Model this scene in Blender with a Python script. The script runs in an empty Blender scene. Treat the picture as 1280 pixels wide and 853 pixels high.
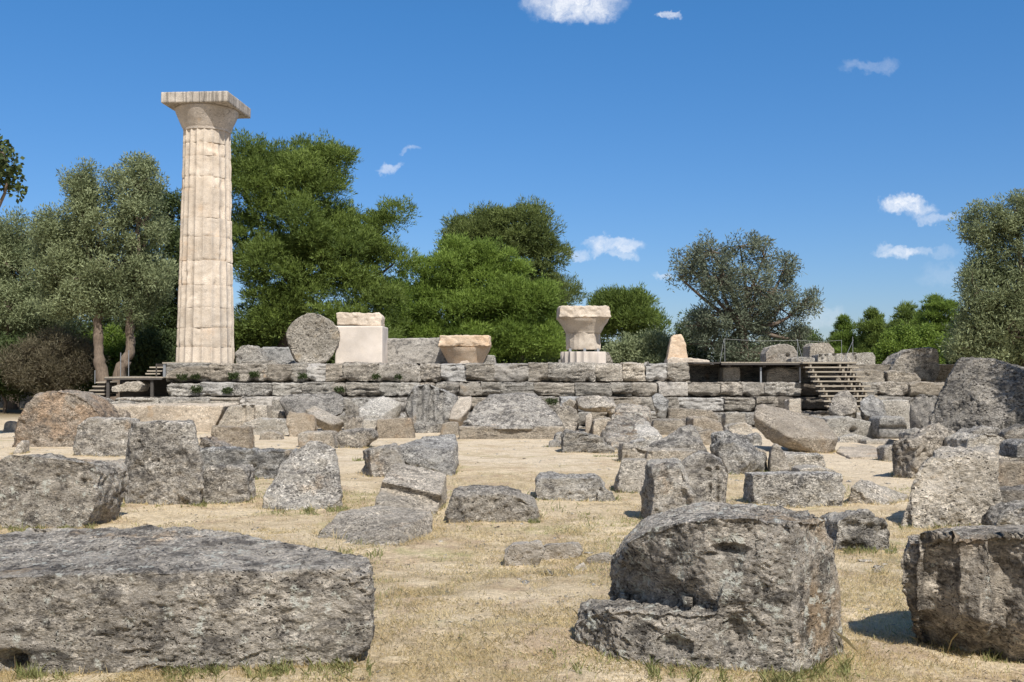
import bpy, bmesh, math, random
import numpy as np
from mathutils import Vector

# ------------------------------------------------------------------ camera, sky, sun, exposure
SC = bpy.context.scene
COL = SC.collection
F_PX, ALPHA, EYE = 1216.0, math.atan(28.5 / 1216.0), 1.65
cam_data = bpy.data.cameras.new("camera")
cam_data.sensor_width = 36.0
cam_data.lens = F_PX / 1280.0 * 36.0
cam_data.clip_start, cam_data.clip_end = 0.1, 5000.0
cam = bpy.data.objects.new("camera", cam_data)
cam.location = (0, 0, EYE)
cam.rotation_euler = (math.pi / 2 + ALPHA, 0, 0)
COL.objects.link(cam)
SC.camera = cam

SUN_EL, SUN_AZ = 51.0, 24.0          # azimuth: degrees to the right of straight behind the camera
az = math.radians(SUN_AZ)
SUN_DIR = Vector((math.sin(az) * math.cos(math.radians(SUN_EL)), -math.cos(az) * math.cos(math.radians(SUN_EL)), math.sin(math.radians(SUN_EL))))
sun_data = bpy.data.lights.new("sun", 'SUN')
sun_data.energy = 4.4
sun_data.angle = math.radians(0.53)
sun_data.color = (1.0, 0.962, 0.905)
sun = bpy.data.objects.new("sun", sun_data)
sun.rotation_euler = SUN_DIR.to_track_quat('Z', 'Y').to_euler()
COL.objects.link(sun)

class NT:
    """Small helper around a node tree."""
    def __init__(s, tree):
        s.t = tree; tree.nodes.clear()
    def n(s, typ, ins=None, **props):
        nd = s.t.nodes.new(typ)
        for k, v in props.items(): setattr(nd, k, v)
        for k, v in (ins or {}).items():
            if isinstance(v, bpy.types.NodeSocket): s.t.links.new(v, nd.inputs[k])
            else: nd.inputs[k].default_value = v
        return nd
    def math(s, op, a, b=0.0, c=0.0, clamp=False):
        nd = s.n('ShaderNodeMath', {0: a, 1: b, 2: c}, operation=op); nd.use_clamp = clamp
        return nd.outputs[0]
    def vmath(s, op, a, b=(0, 0, 0)):
        return s.n('ShaderNodeVectorMath', {0: a, 1: b}, operation=op).outputs[0]
    def noise(s, vec, scale, detail=4.0, rough=0.55, dist=0.0):
        return s.n('ShaderNodeTexNoise', {'Vector': vec, 'Scale': scale, 'Detail': detail, 'Roughness': rough, 'Distortion': dist}).outputs[0]
    def rng(s, v, a, b, c=0.0, d=1.0, smooth=False):
        nd = s.n('ShaderNodeMapRange', {0: v, 1: a, 2: b, 3: c, 4: d})
        if smooth: nd.interpolation_type = 'SMOOTHSTEP'
        return nd.outputs[0]
    def mix(s, f, a, b, typ='MIX'):
        nd = s.n('ShaderNodeMix', data_type='RGBA', blend_type=typ)
        for k, v in ((0, f), (6, a), (7, b)):
            if isinstance(v, bpy.types.NodeSocket): s.t.links.new(v, nd.inputs[k])
            else: nd.inputs[k].default_value = v if k == 0 else (tuple(v) + (1.0,))[:4]
        return nd.outputs[2]
    def link(s, a, b): s.t.links.new(a, b)

world = bpy.data.worlds.new("World")
SC.world = world
world.use_nodes = True
w = NT(world.node_tree)
SKY = 0.094
sky = w.n('ShaderNodeTexSky', sky_type='NISHITA')
sky.sun_disc = False
sky.sun_elevation = math.radians(SUN_EL)
sky.sun_rotation = math.atan2(SUN_DIR.x, SUN_DIR.y)
sky.altitude = 0; sky.air_density = 1.0; sky.dust_density = 0.25; sky.ozone_density = 3.5
# small fair-weather clouds, placed by compass direction and height
tc = w.n('ShaderNodeTexCoord').outputs['Generated']
sep = w.n('ShaderNodeSeparateXYZ', {0: tc})
yy = w.math('MAXIMUM', sep.outputs[1], 0.02)
uu = w.math('DIVIDE', sep.outputs[0], yy)
vv = w.math('DIVIDE', sep.outputs[2], yy)
uv = w.n('ShaderNodeCombineXYZ', {0: uu, 1: vv}).outputs[0]
nzA = w.n('ShaderNodeTexNoise', {'Vector': uv, 'Scale': 34.0, 'Detail': 7.0, 'Roughness': 0.62})
warp = w.vmath('SCALE', w.vmath('SUBTRACT', nzA.outputs['Color'], (0.5, 0.5, 0.5)))
warp.node.inputs['Scale'].default_value = 0.045
uvw = w.vmath('ADD', uv, warp)
sp2 = w.n('ShaderNodeSeparateXYZ', {0: uvw})
cloud_sum = None
CLOUDS = [(720, 4, 56, 22, 1.0), (680, 2, 22, 10, .7), (838, 14, 14, 6, .75), (488, 207, 15, 6, .55), (510, 187, 14, 5, .35), (770, 306, 34, 11, .8),
          (716, 314, 17, 6, .5), (780, 320, 18, 6, .5), (740, 298, 14, 5, .35), (1136, 258, 32, 11, .95), (1165, 271, 34, 6, .42), (1128, 315, 34, 8, .75), (1105, 308, 11, 7, .5),
          (826, 348, 12, 4, .45), (1098, 76, 34, 9, .22), (1180, 318, 22, 9, .2), (1030, 395, 30, 14, .25), (1190, 345, 40, 12, .15)]
for (cx, cy, rx, ry, a) in CLOUDS:
    u0 = (cx - 640) / F_PX; v0 = (455 - cy) / F_PX
    du = w.math('DIVIDE', w.math('SUBTRACT', sp2.outputs[0], u0), rx * 1.0 / F_PX)
    dv = w.math('DIVIDE', w.math('SUBTRACT', sp2.outputs[1], v0), ry * 1.0 / F_PX)
    r2 = w.math('ADD', w.math('MULTIPLY', du, du), w.math('MULTIPLY', dv, dv))
    m = w.math('MULTIPLY', w.rng(r2, 1.7, 0.0, 0, 1, True), a)
    cloud_sum = m if cloud_sum is None else w.math('MAXIMUM', cloud_sum, m)
dens = w.math('MULTIPLY', cloud_sum, w.rng(w.noise(uvw, 70.0, 8.0, 0.7), 0.30, 0.66, 0.30, 1.0), clamp=True)
dens = w.math('MULTIPLY', dens, w.math('GREATER_THAN', sep.outputs[1], 0.05))
skycol = w.n('ShaderNodeHueSaturation', {'Saturation': 1.06, 'Value': 1.0, 'Color': sky.outputs[0]}).outputs[0]
hz = w.rng(sep.outputs[2], .04, .34)
tintc = w.mix(hz, (.56, .66, .88), (.46, .875, 1.15))
skycol = w.mix(1.0, skycol, tintc, 'MULTIPLY')
col = w.mix(dens, skycol, (8.3, 8.5, 8.9))
# unseen broken white cloud, added behind the photographer as neutral fill light
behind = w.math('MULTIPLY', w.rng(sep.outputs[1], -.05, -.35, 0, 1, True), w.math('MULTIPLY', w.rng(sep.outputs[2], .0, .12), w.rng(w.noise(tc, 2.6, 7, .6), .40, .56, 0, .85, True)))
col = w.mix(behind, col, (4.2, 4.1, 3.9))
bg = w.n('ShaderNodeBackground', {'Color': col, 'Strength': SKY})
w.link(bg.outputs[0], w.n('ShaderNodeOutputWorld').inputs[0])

SC.view_settings.view_transform = 'Standard'
SC.view_settings.look = 'None'
SC.view_settings.exposure = 0.34
SC.view_settings.gamma = 1.0
SC.view_settings.use_curve_mapping = False
SC.render.engine = 'CYCLES'
SC.cycles.max_bounces = 6
SC.cycles.diffuse_bounces = 3
SC.cycles.transparent_max_bounces = 8
SC.cycles.caustics_reflective = SC.cycles.caustics_refractive = False
SC.cycles.use_denoising = True
try:
    SC.cycles.denoiser = 'OPENIMAGEDENOISE'
    SC.cycles.denoising_prefilter = 'ACCURATE'
except Exception: pass

# ------------------------------------------------------------------ geometry helpers
RNG = np.random.default_rng(11)
CA, SA = math.cos(ALPHA), math.sin(ALPHA)

def vnoise(p, seed=0):
    p = np.asarray(p, dtype=np.float64)
    i = np.floor(p).astype(np.int64); f = p - i
    u = f * f * f * (f * (f * 6 - 15) + 10)
    def h(dx, dy, dz):
        n = ((i[:, 0] + dx) * 73856093) ^ ((i[:, 1] + dy) * 19349663) ^ ((i[:, 2] + dz) * 83492791) ^ (seed * 2654435761 & 0xffffffff)
        n = (n ^ (n >> 13)) & 0x7fffffff
        n = (n * 1274126177) & 0x7fffffff
        n = (n ^ (n >> 16)) & 0x7fffffff
        n = (n * 668265263) & 0x7fffffff
        return ((n >> 7) & 0xffff) / 32767.5 - 1.0
    x, y, z = u[:, 0], u[:, 1], u[:, 2]
    a = h(0, 0, 0) * (1 - x) + h(1, 0, 0) * x
    b = h(0, 1, 0) * (1 - x) + h(1, 1, 0) * x
    c = h(0, 0, 1) * (1 - x) + h(1, 0, 1) * x
    d = h(0, 1, 1) * (1 - x) + h(1, 1, 1) * x
    return (a * (1 - y) + b * y) * (1 - z) + (c * (1 - y) + d * y) * z

ROT = np.array([[.36, .48, -.8], [-.8, .6, 0], [.48, .64, .6]])
def fbm(p, octv=4, seed=0, gain=0.5):
    s = 0; a = 1.0; q = np.asarray(p, dtype=np.float64)
    for k in range(octv):
        s = s + a * vnoise(q, seed + k * 17); a *= gain; q = (q @ ROT.T) * 2.03 + 5.2
    return s

def gz0(y): return -0.0215 * (np.minimum(y, 38.0) - 5.0)
def gz(x, y):
    x = np.atleast_1d(np.asarray(x, float)); y = np.atleast_1d(np.asarray(y, float))
    p = np.stack([x * 0.35, y * 0.35, np.zeros_like(x)], 1)
    q = np.stack([x * 1.7, y * 1.7, np.zeros_like(x)], 1)
    return gz0(y) + 0.035 * fbm(p, 2, 5) + 0.012 * fbm(q, 2, 9)
def gzs(x, y): return float(gz(x, y)[0])

def P(px, py, d):
    """world point seen at photo pixel (px, py) and depth d"""
    xc = (px - 640.0) / F_PX; yc = (426.5 - py) / F_PX
    dy = CA - yc * SA
    return Vector((xc * d / dy, d, EYE + (SA + yc * CA) * d / dy))
def gpy(py):
    return 1.5425 / max(0.004, (py - 455.0) / F_PX - 0.0215)

def np_mesh(name, V, F, smooth=False):
    me = bpy.data.meshes.new(name)
    V = np.asarray(V, dtype=np.float32); F = np.asarray(F, dtype=np.int32)
    n, k = F.shape
    me.vertices.add(len(V)); me.vertices.foreach_set('co', V.ravel())
    me.loops.add(n * k); me.loops.foreach_set('vertex_index', F.ravel())
    me.polygons.add(n)
    me.polygons.foreach_set('loop_start', np.arange(0, n * k, k, dtype=np.int32))
    me.polygons.foreach_set('loop_total', np.full(n, k, dtype=np.int32))
    if smooth: me.polygons.foreach_set('use_smooth', np.ones(n, dtype=bool))
    me.update(calc_edges=True)
    return me

def link(name, me, mat=None, parent=None, loc=None):
    o = bpy.data.objects.new(name, me); COL.objects.link(o)
    if mat is not None:
        me.materials.clear(); me.materials.append(mat)
    if loc is not None: o.location = loc
    if parent is not None: o.parent = parent
    return o
def tag(o, label=None, cat=None, group=None, kind=None):
    if label: o['label'] = label
    if cat: o['category'] = cat
    if group: o['group'] = group
    if kind: o['kind'] = kind
    return o
def empty(name, loc, label, cat, group=None):
    o = bpy.data.objects.new(name, None); COL.objects.link(o); o.location = loc
    return tag(o, label, cat, group)

class MB:
    """collects boxes and tubes into one mesh"""
    def __init__(s): s.V = []; s.F = []
    def add(s, V, F):
        b = len(s.V); s.V += [tuple(v) for v in V]; s.F += [tuple(i + b for i in f) for f in F]
    def box(s, x0, x1, y0, y1, z0, z1):
        V = [(x0, y0, z0), (x1, y0, z0), (x1, y1, z0), (x0, y1, z0), (x0, y0, z1), (x1, y0, z1), (x1, y1, z1), (x0, y1, z1)]
        s.add(V, [(0, 3, 2, 1), (4, 5, 6, 7), (0, 1, 5, 4), (1, 2, 6, 5), (2, 3, 7, 6), (3, 0, 4, 7)]); return s
    def tube(s, pts, radii, sides=8):
        V, F = tube(pts, radii, sides); s.add(V, F); return s
    def build(s, name, mat, parent=None, bevel=0.0, loc=(0, 0, 0)):
        me = bpy.data.meshes.new(name)
        me.from_pydata([(v[0] - loc[0], v[1] - loc[1], v[2] - loc[2]) for v in s.V], [], s.F); me.update()
        if bevel:
            bm = bmesh.new(); bm.from_mesh(me)
            bmesh.ops.bevel(bm, geom=bm.edges[:], offset=bevel, segments=1, affect='EDGES')
            bm.to_mesh(me); bm.free()
        o = link(name, me, mat, parent)
        o.location = loc if parent is None else (loc[0], loc[1], loc[2])
        return o

def tube(pts, radii, sides=8):
    pts = [Vector(p) for p in pts]; V = []; F = []
    n = len(pts)
    for i, p in enumerate(pts):
        t = (pts[min(i + 1, n - 1)] - pts[max(i - 1, 0)])
        if t.length < 1e-6: t = Vector((0, 0, 1))
        t.normalize()
        a = Vector((0, 1, 0)) if abs(t.y) < .9 else Vector((1, 0, 0))
        b = t.cross(a).normalized(); c = t.cross(b)
        r = radii[i] if hasattr(radii, '__len__') else radii
        for k in range(sides):
            th = 2 * math.pi * k / sides
            V.append(p + (b * math.cos(th) + c * math.sin(th)) * r)
    for i in range(n - 1):
        for k in range(sides):
            k2 = (k + 1) % sides
            F.append((i * sides + k, i * sides + k2, (i + 1) * sides + k2, (i + 1) * sides + k))
    return V, F

# ------------------------------------------------------------------ materials
def new_mat(name):
    m = bpy.data.materials.new(name); m.use_nodes = True
    return m, NT(m.node_tree)

def obj_coords(t, scale=1.0):
    c = t.n('ShaderNodeTexCoord').outputs['Object']
    r = t.n('ShaderNodeObjectInfo').outputs['Random']
    off = t.n('ShaderNodeCombineXYZ', {0: t.math('MULTIPLY', r, 61.0), 1: t.math('MULTIPLY', r, 37.0), 2: t.math('MULTIPLY', r, 23.0)}).outputs[0]
    return t.vmath('ADD', c, off), r

def stone_mat(name, light, mid, dark, dark_at=0.52, white_at=0.66, white=(.66, .63, .57), warm=(.42, .30, .18), warm_at=0.62, sc=1.0, bump=1.0, pit=1.0, pit_scale=26.0, strata=0.0, speck=1.0, gain=1.0, streak=0.0, vary=1.0):
    """weathered shelly limestone: patchy tone, lichen, shell grit, elongated pits"""
    m, t = new_mat(name)
    tint = (1.03 * gain, 1.0 * gain, .968 * gain)
    f = lambda c_: tuple(min(.82, q * k) for q, k in zip(c_, tint))
    light, mid, dark, white, warm = f(light), f(mid), f(dark), f(white), f(warm)
    c, rnd = obj_coords(t)
    cs = t.vmath('MULTIPLY', c, (1.0, 1.0, 1.6 + strata))
    base = t.mix(t.rng(t.noise(cs, 1.9 * sc, 7, .68), .34, .64), mid, light)
    base = t.mix(t.math('MULTIPLY', t.rng(t.noise(c, 1.15 * sc, 5, .62), warm_at, warm_at + .14, 0, 1, True), .7), base, warm)
    nd = t.noise(cs, 4.2 * sc, 12, .77)
    shift = t.math('MULTIPLY_ADD', rnd, .06 * vary, -.03 * vary)
    dk = t.rng(t.math('ADD', nd, shift), dark_at - .025, dark_at + .10, 0, 1, True)
    base = t.mix(t.math('MULTIPLY', dk, .80), base, dark)
    if streak:
        st = t.noise(t.vmath('MULTIPLY', c, (7.0, 7.0, .35)), 1.6, 6, .7)
        base = t.mix(t.math('MULTIPLY', t.rng(st, .46, .60, 0, 1, True), streak), base, dark)
    big = t.rng(t.noise(c, .8 * sc, 3, .5), .35, .65, .84, 1.14)
    wn = t.n('ShaderNodeTexNoise', {'Vector': c, 'Scale': 13.0 * sc, 'Detail': 4.0})
    wsc = t.n('ShaderNodeVectorMath', {0: t.vmath('SUBTRACT', wn.outputs['Color'], (.5, .5, .5))}, operation='SCALE'); wsc.inputs['Scale'].default_value = .11
    wv = t.vmath('ADD', cs, wsc.outputs[0])
    def cells(scale):
        v_ = t.n('ShaderNodeTexVoronoi', {'Vector': wv, 'Scale': scale, 'Randomness': 1.0}, feature='F1')
        return v_.outputs['Distance'], t.n('ShaderNodeSeparateColor', {0: v_.outputs['Color']}).outputs[0]
    d1, c1_ = cells(52.0 * sc); d2, c2_ = cells(21.0 * sc)
    fine = t.noise(cs, 62.0 * sc, 6, .75)
    mid_s = t.noise(cs, 17.0 * sc, 6, .74)
    g = t.math('MULTIPLY', t.rng(c1_, 0, 1, 1 - .42 * speck, 1 + .40 * speck), t.rng(c2_, 0, 1, 1 - .22 * speck, 1 + .20 * speck))
    g = t.math('MULTIPLY', g, t.rng(mid_s, .3, .7, 1 - .42 * speck, 1 + .36 * speck))
    g = t.math('MULTIPLY', g, t.rng(fine, .3, .7, 1 - .28 * speck, 1 + .26 * speck))
    mk = t.rng(t.noise(c, 1.7 * sc, 5, .6), .36, .62, .40, 1.15)
    g = t.math('ADD', 1.0, t.math('MULTIPLY', t.math('SUBTRACT', g, 1.0), mk))
    g = t.math('MULTIPLY', g, big)
    base = t.mix(1.0, base, t.n('ShaderNodeCombineColor', {0: g, 1: g, 2: g}).outputs[0], 'MULTIPLY')
    hue = t.math('FRACT', t.math('MULTIPLY', rnd, 7.31))
    val = t.rng(t.math('FRACT', t.math('MULTIPLY', rnd, 3.77)), 0, 1, 1 - .11 * vary, 1 + .10 * vary)
    tn = t.mix(hue, (1 + .04 * vary, 1.0, 1 - .06 * vary), (1 - .03 * vary, 1.0, 1 + .03 * vary))
    base = t.mix(1.0, base, t.n('ShaderNodeVectorMath', {0: tn, 1: t.n('ShaderNodeCombineXYZ', {0: val, 1: val, 2: val}).outputs[0]}, operation='MULTIPLY').outputs[0], 'MULTIPLY')
    wh = t.rng(t.noise(c, 10.0 * sc, 6, .7), white_at, white_at + .05)
    base = t.mix(t.math('MULTIPLY', wh, .8), base, white)
    vo = t.n('ShaderNodeTexVoronoi', {'Vector': wv, 'Scale': pit_scale * sc, 'Randomness': 1.0}, feature='F1').outputs['Distance']
    pmask = t.math('MULTIPLY', t.rng(vo, .34, .14, 0, 1, True), t.rng(t.noise(c, 4.0 * sc, 5, .65), .42, .56))
    base = t.mix(t.math('MULTIPLY', pmask, min(.9, .62 * pit)), base, tuple(x * .3 for x in dark))
    h = t.math('ADD', t.math('MULTIPLY', fine, .6), t.math('MULTIPLY', mid_s, 1.2))
    h = t.math('ADD', h, t.math('MULTIPLY', nd, 1.0))
    h = t.math('ADD', h, t.math('MULTIPLY', c1_, .22 * speck))
    h = t.math('SUBTRACT', h, t.math('MULTIPLY', pmask, .9 * pit))
    bp = t.n('ShaderNodeBump', {'Strength': min(1.0, .95 * bump), 'Distance': .045 * bump, 'Height': h})
    pr = t.n('ShaderNodeBsdfPrincipled', {'Base Color': base, 'Roughness': .93, 'Specular IOR Level': .18, 'Normal': bp.outputs[0]})
    t.link(pr.outputs[0], t.n('ShaderNodeOutputMaterial').inputs[0])
    return m

M = {}
M['grey'] = stone_mat('weathered_grey_limestone', (.52, .49, .44), (.34, .32, .29), (.095, .09, .087), dark_at=.515, speck=1.3, pit=1.3, gain=1.08)
M['near'] = stone_mat('shelly_grey_limestone', (.55, .515, .46), (.36, .335, .30), (.085, .08, .076), dark_at=.505, white_at=.58, warm_at=.55, sc=1.15, bump=1.15, pit=1.4, pit_scale=30, gain=1.30)
M['pitted'] = stone_mat('pitted_pale_limestone', (.58, .54, .475), (.43, .40, .35), (.12, .11, .10), dark_at=.58, pit=1.4, pit_scale=19, bump=1.2, gain=1.15)
M['dark'] = stone_mat('lichen_dark_limestone', (.40, .385, .355), (.27, .26, .245), (.09, .088, .086), dark_at=.50, gain=1.10, speck=1.25)
M['pale'] = stone_mat('bleached_limestone', (.58, .54, .48), (.45, .42, .365), (.17, .16, .145), dark_at=.57, warm_at=.60, speck=1.2, pit=1.2, gain=1.03)
M['warm'] = stone_mat('ochre_limestone', (.52, .47, .40), (.41, .36, .295), (.14, .13, .115), dark_at=.56, warm=(.46, .36, .26), warm_at=.54)
M['drum'] = stone_mat('brown_shell_limestone', (.48, .435, .38), (.38, .33, .275), (.15, .135, .12), dark_at=.52, warm=(.50, .365, .255), warm_at=.48, bump=1.3, pit_scale=18, pit=1.4, speck=1.2)
M['course'] = stone_mat('layered_platform_limestone', (.56, .52, .455), (.385, .355, .31), (.12, .112, .102), dark_at=.515, strata=2.5, warm_at=.62, speck=1.45, pit=1.3, gain=1.06)
M['marble'] = stone_mat('cream_restored_limestone', (.62, .55, .465), (.53, .455, .37), (.30, .26, .22), dark_at=.585, white_at=.66, white=(.74, .69, .62), warm=(.64, .50, .37), warm_at=.56, bump=.5, pit=.3, speck=.35, vary=.25)
M['beige'] = stone_mat('smooth_beige_render', (.65, .59, .53), (.62, .555, .485), (.52, .45, .38), dark_at=.70, white_at=.72, white=(.72, .67, .61), warm=(.68, .56, .44), warm_at=.62, bump=.25, pit=.1, speck=.12, vary=.25)
M['ashlar'] = stone_mat('blotched_grey_ashlar', (.44, .43, .41), (.34, .33, .315), (.10, .10, .10), dark_at=.53, warm_at=.72, bump=.6, speck=.8)

M['beige2'] = stone_mat('sandy_foundation_stone', (.56, .515, .45), (.46, .41, .345), (.18, .165, .145), dark_at=.57, warm_at=.57, bump=.8, speck=.8)
M['marble2'] = stone_mat('aged_cream_limestone', (.58, .53, .475), (.48, .425, .365), (.24, .215, .19), dark_at=.55, white=(.70, .66, .60), warm=(.58, .46, .34), warm_at=.58, bump=.7, pit=.5, speck=.5, vary=.25)
M['marble3'] = stone_mat('honey_limestone', (.66, .55, .43), (.58, .44, .31), (.36, .28, .21), dark_at=.64, white_at=.64, white=(.74, .67, .58), warm=(.60, .43, .29), warm_at=.52, bump=.5, pit=.4, speck=.4, vary=.25)
M['abacus'] = stone_mat('streaked_grey_cream_limestone', (.53, .485, .425), (.43, .385, .335), (.15, .138, .125), dark_at=.60, warm=(.58, .46, .33), bump=.4, pit=.2, speck=.45, streak=.75, vary=.25)
M['streaked'] = stone_mat('dark_streaked_limestone', (.52, .485, .43), (.37, .345, .305), (.085, .08, .076), dark_at=.53, white_at=.60, sc=1.15, bump=1.15, pit=1.3, pit_scale=30, gain=1.30, streak=.55, warm_at=.56)
M['neardark'] = stone_mat('black_lichened_shelly_limestone', (.56, .52, .46), (.35, .325, .29), (.065, .062, .06), dark_at=.478, white_at=.555, sc=1.1, bump=1.15, pit=1.4, pit_scale=30, warm_at=.56, gain=1.3)
M['giant'] = stone_mat('dark_pitted_boulder_stone', (.45, .425, .385), (.31, .295, .27), (.085, .082, .08), dark_at=.47, sc=.9, bump=1.3, pit=1.5, pit_scale=13, speck=1.15, gain=1.05)
M['bleach'] = stone_mat('whitish_broken_limestone', (.62, .585, .53), (.50, .46, .41), (.25, .23, .21), dark_at=.64, speck=.6)
M['drumface'] = stone_mat('speckled_drum_face', (.53, .49, .425), (.38, .345, .29), (.09, .085, .08), dark_at=.53, warm=(.50, .40, .27), warm_at=.55, pit=1.5, pit_scale=10, bump=1.3, speck=1.3)
M['warmgrey'] = stone_mat('tan_grey_limestone', (.50, .46, .405), (.38, .345, .295), (.12, .11, .10), dark_at=.55, warm=(.44, .35, .26), warm_at=.56)

def simple_mat(name, col, rough=.7, metal=0.0, var=.25, nscale=8.0, stretch=(1, 1, 1), bump=.0):
    m, t = new_mat(name)
    c, r = obj_coords(t)
    n = t.noise(t.vmath('MULTIPLY', c, stretch), nscale, 6, .65)
    g = t.rng(n, .3, .7, 1 - var, 1 + var)
    b = t.mix(1.0, col, t.n('ShaderNodeCombineColor', {0: g, 1: g, 2: g}).outputs[0], 'MULTIPLY')
    ins = {'Base Color': b, 'Roughness': rough, 'Metallic': metal}
    if bump: ins['Normal'] = t.n('ShaderNodeBump', {'Strength': bump, 'Distance': .01, 'Height': n}).outputs[0]
    pr = t.n('ShaderNodeBsdfPrincipled', ins)
    t.link(pr.outputs[0], t.n('ShaderNodeOutputMaterial').inputs[0])
    return m
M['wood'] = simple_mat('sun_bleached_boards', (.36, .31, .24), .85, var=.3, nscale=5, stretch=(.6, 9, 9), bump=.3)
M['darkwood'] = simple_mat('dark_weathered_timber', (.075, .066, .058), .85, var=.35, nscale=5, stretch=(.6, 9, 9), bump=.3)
M['steel'] = simple_mat('dull_galvanised_steel', (.38, .39, .40), .5, .7, var=.15)
M['rope'] = simple_mat('thin_grey_rope', (.30, .30, .28), .9, var=.15)
M['bark'] = simple_mat('grey_brown_bark', (.165, .125, .092), .95, var=.45, nscale=4, stretch=(6, 6, 1), bump=.9)
M['darkbark'] = simple_mat('dark_pine_bark', (.075, .055, .042), .95, var=.45, nscale=4, stretch=(6, 6, 1), bump=.9)
M['rubble_core'] = stone_mat('dark_rubble_fill', (.25, .22, .185), (.15, .13, .11), (.06, .055, .05), bump=1.3)

def leaf_mat(name, c1, c2, trans=.3, rough=.6):
    m, t = new_mat(name)
    at = t.n('ShaderNodeAttribute', attribute_name='tint').outputs['Fac']
    b = t.mix(at, c1, c2)
    d = t.n('ShaderNodeBsdfPrincipled', {'Base Color': b, 'Roughness': rough, 'Specular IOR Level': .25})
    tr = t.n('ShaderNodeBsdfTranslucent', {'Color': t.mix(.5, b, tuple(min(1, x * 1.5) for x in c2))})
    mx = t.n('ShaderNodeMixShader', {0: trans, 1: d.outputs[0], 2: tr.outputs[0]})
    t.link(mx.outputs[0], t.n('ShaderNodeOutputMaterial').inputs[0])
    return m
M['pine'] = leaf_mat('aleppo_pine_needles', (.042, .070, .016), (.215, .280, .060))
M['pine_bright'] = leaf_mat('bright_pine_needles', (.050, .088, .014), (.245, .335, .062))
M['pine_dark'] = leaf_mat('deep_pine_needles', (.042, .064, .018), (.20, .24, .07))
M['olive'] = leaf_mat('olive_leaves', (.080, .105, .045), (.32, .355, .185), .25)
M['olive_grey'] = leaf_mat('grey_olive_leaves', (.080, .100, .062), (.215, .235, .155), .22)
M['shade_leaf'] = leaf_mat('dark_evergreen_leaves', (.032, .050, .016), (.095, .125, .040), .25)
M['dry_shrub'] = leaf_mat('brown_green_shrub_twigs', (.085, .068, .045), (.165, .145, .085), .15)
M['fresh_leaf'] = leaf_mat('fresh_green_leaves', (.075, .125, .018), (.20, .27, .045), .35)
M['dry_grass'] = leaf_mat('dry_straw_blades', (.52, .39, .215), (.80, .66, .42),   .6, .8)
M['green_grass'] = leaf_mat('green_grass_blades', (.13, .165, .05), (.42, .40, .19), .4, .7)
# ------------------------------------------------------------------ ground
def axis(dense0, dense1, step, lo, hi, grow=1.09):
    a = list(np.arange(dense0, dense1, step)); s = step
    x = dense1
    while x < hi: a.append(x); s *= grow; x += s
    a.append(hi); s = step; x = dense0 - step; b = []
    while x > lo: b.append(x); s *= grow; x -= s
    b.append(lo)
    return np.array(sorted(a + b))
gx = axis(-9, 9, .075, -900, 900, 1.07); gy = axis(3.5, 14, .065, -120, 1500, 1.055)
X, Y = np.meshgrid(gx, gy)
Z = gz(X.ravel(), Y.ravel())
near = np.clip((30 - Y.ravel()) / 20, 0, 1)
Z = Z + near * .012 * fbm(np.stack([X.ravel() * 6, Y.ravel() * 6, np.zeros(X.size)], 1), 3, 3)
GV = np.stack([X.ravel(), Y.ravel(), Z], 1)
nx, ny = len(gx), len(gy)
ii = (np.arange(ny - 1)[:, None] * nx + np.arange(nx - 1)[None, :]).ravel()
GF = np.stack([ii, ii + 1, ii + nx + 1, ii + nx], 1)
m, t = new_mat('dry_lawn_and_sandy_path')
geo = t.n('ShaderNodeNewGeometry').outputs['Position']
flat = t.vmath('MULTIPLY', geo, (1, 1, .0))
straw = t.mix(t.rng(t.noise(flat, 3.2, 8, .7), .32, .68), (.38, .285, .17), (.69, .56, .37))
straw = t.mix(t.rng(t.noise(flat, .55, 4, .6), .45, .63, 0, .75, True), straw, (.70, .57, .39))
grn = t.math('MULTIPLY', t.rng(t.noise(flat, .75, 6, .62), .54, .68, 0, 1, True), t.rng(t.noise(flat, 9, 4, .6), .35, .6))
straw = t.mix(t.math('MULTIPLY', grn, .62), straw, (.30, .30, .11))
brown = t.math('MULTIPLY', t.rng(t.noise(flat, 1.4, 7, .72, .6), .50, .63, 0, 1, True), .62)
straw = t.mix(brown, straw, (.42, .30, .20))
fine = t.noise(t.vmath('MULTIPLY', flat, (1.0, .55, 1)), 55, 5, .75)
sand = t.mix(t.rng(t.noise(flat, 2.2, 7, .65), .3, .7), (.56, .45, .315), (.72, .605, .44))
sand = t.mix(t.rng(t.noise(flat, 26, 4, .7), .60, .72, 0, .5), sand, (.42, .31, .20))
sp = t.n('ShaderNodeSeparateXYZ', {0: geo})
# trodden sand begins about 17 m out, with an uneven edge
edge = t.math('ADD', sp.outputs[1], t.math('MULTIPLY', t.math('SUBTRACT', t.noise(flat, .33, 6, .65), .5), 13.0))
far = t.math('MULTIPLY', t.rng(edge, 15.5, 19.5, 0, 1, True), t.rng(t.noise(flat, .8, 8, .74), .43, .56, .25, 1.0, True))
xs = t.math('ADD', sp.outputs[0], t.math('MULTIPLY', t.math('SUBTRACT', t.noise(flat, .5, 4, .6), .5), 3.0))
rightp = t.math('MULTIPLY', t.rng(xs, 4.6, 6.2, 0, 1, True), t.rng(edge, 11.5, 13.5, 0, 1, True))
wood_floor = t.rng(sp.outputs[1], 40, 46)
msand = t.math('MAXIMUM', far, rightp)
base = t.mix(msand, straw, sand)
base = t.mix(wood_floor, base, (.20, .155, .09))
grit = t.n('ShaderNodeTexVoronoi', {'Vector': flat, 'Scale': 34.0}).outputs['Color']
gr = t.rng(t.n('ShaderNodeSeparateColor', {0: grit}).outputs[0], 0, 1, .86, 1.12)
base = t.mix(1.0, base, t.n('ShaderNodeCombineColor', {0: gr, 1: gr, 2: gr}).outputs[0], 'MULTIPLY')
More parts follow.
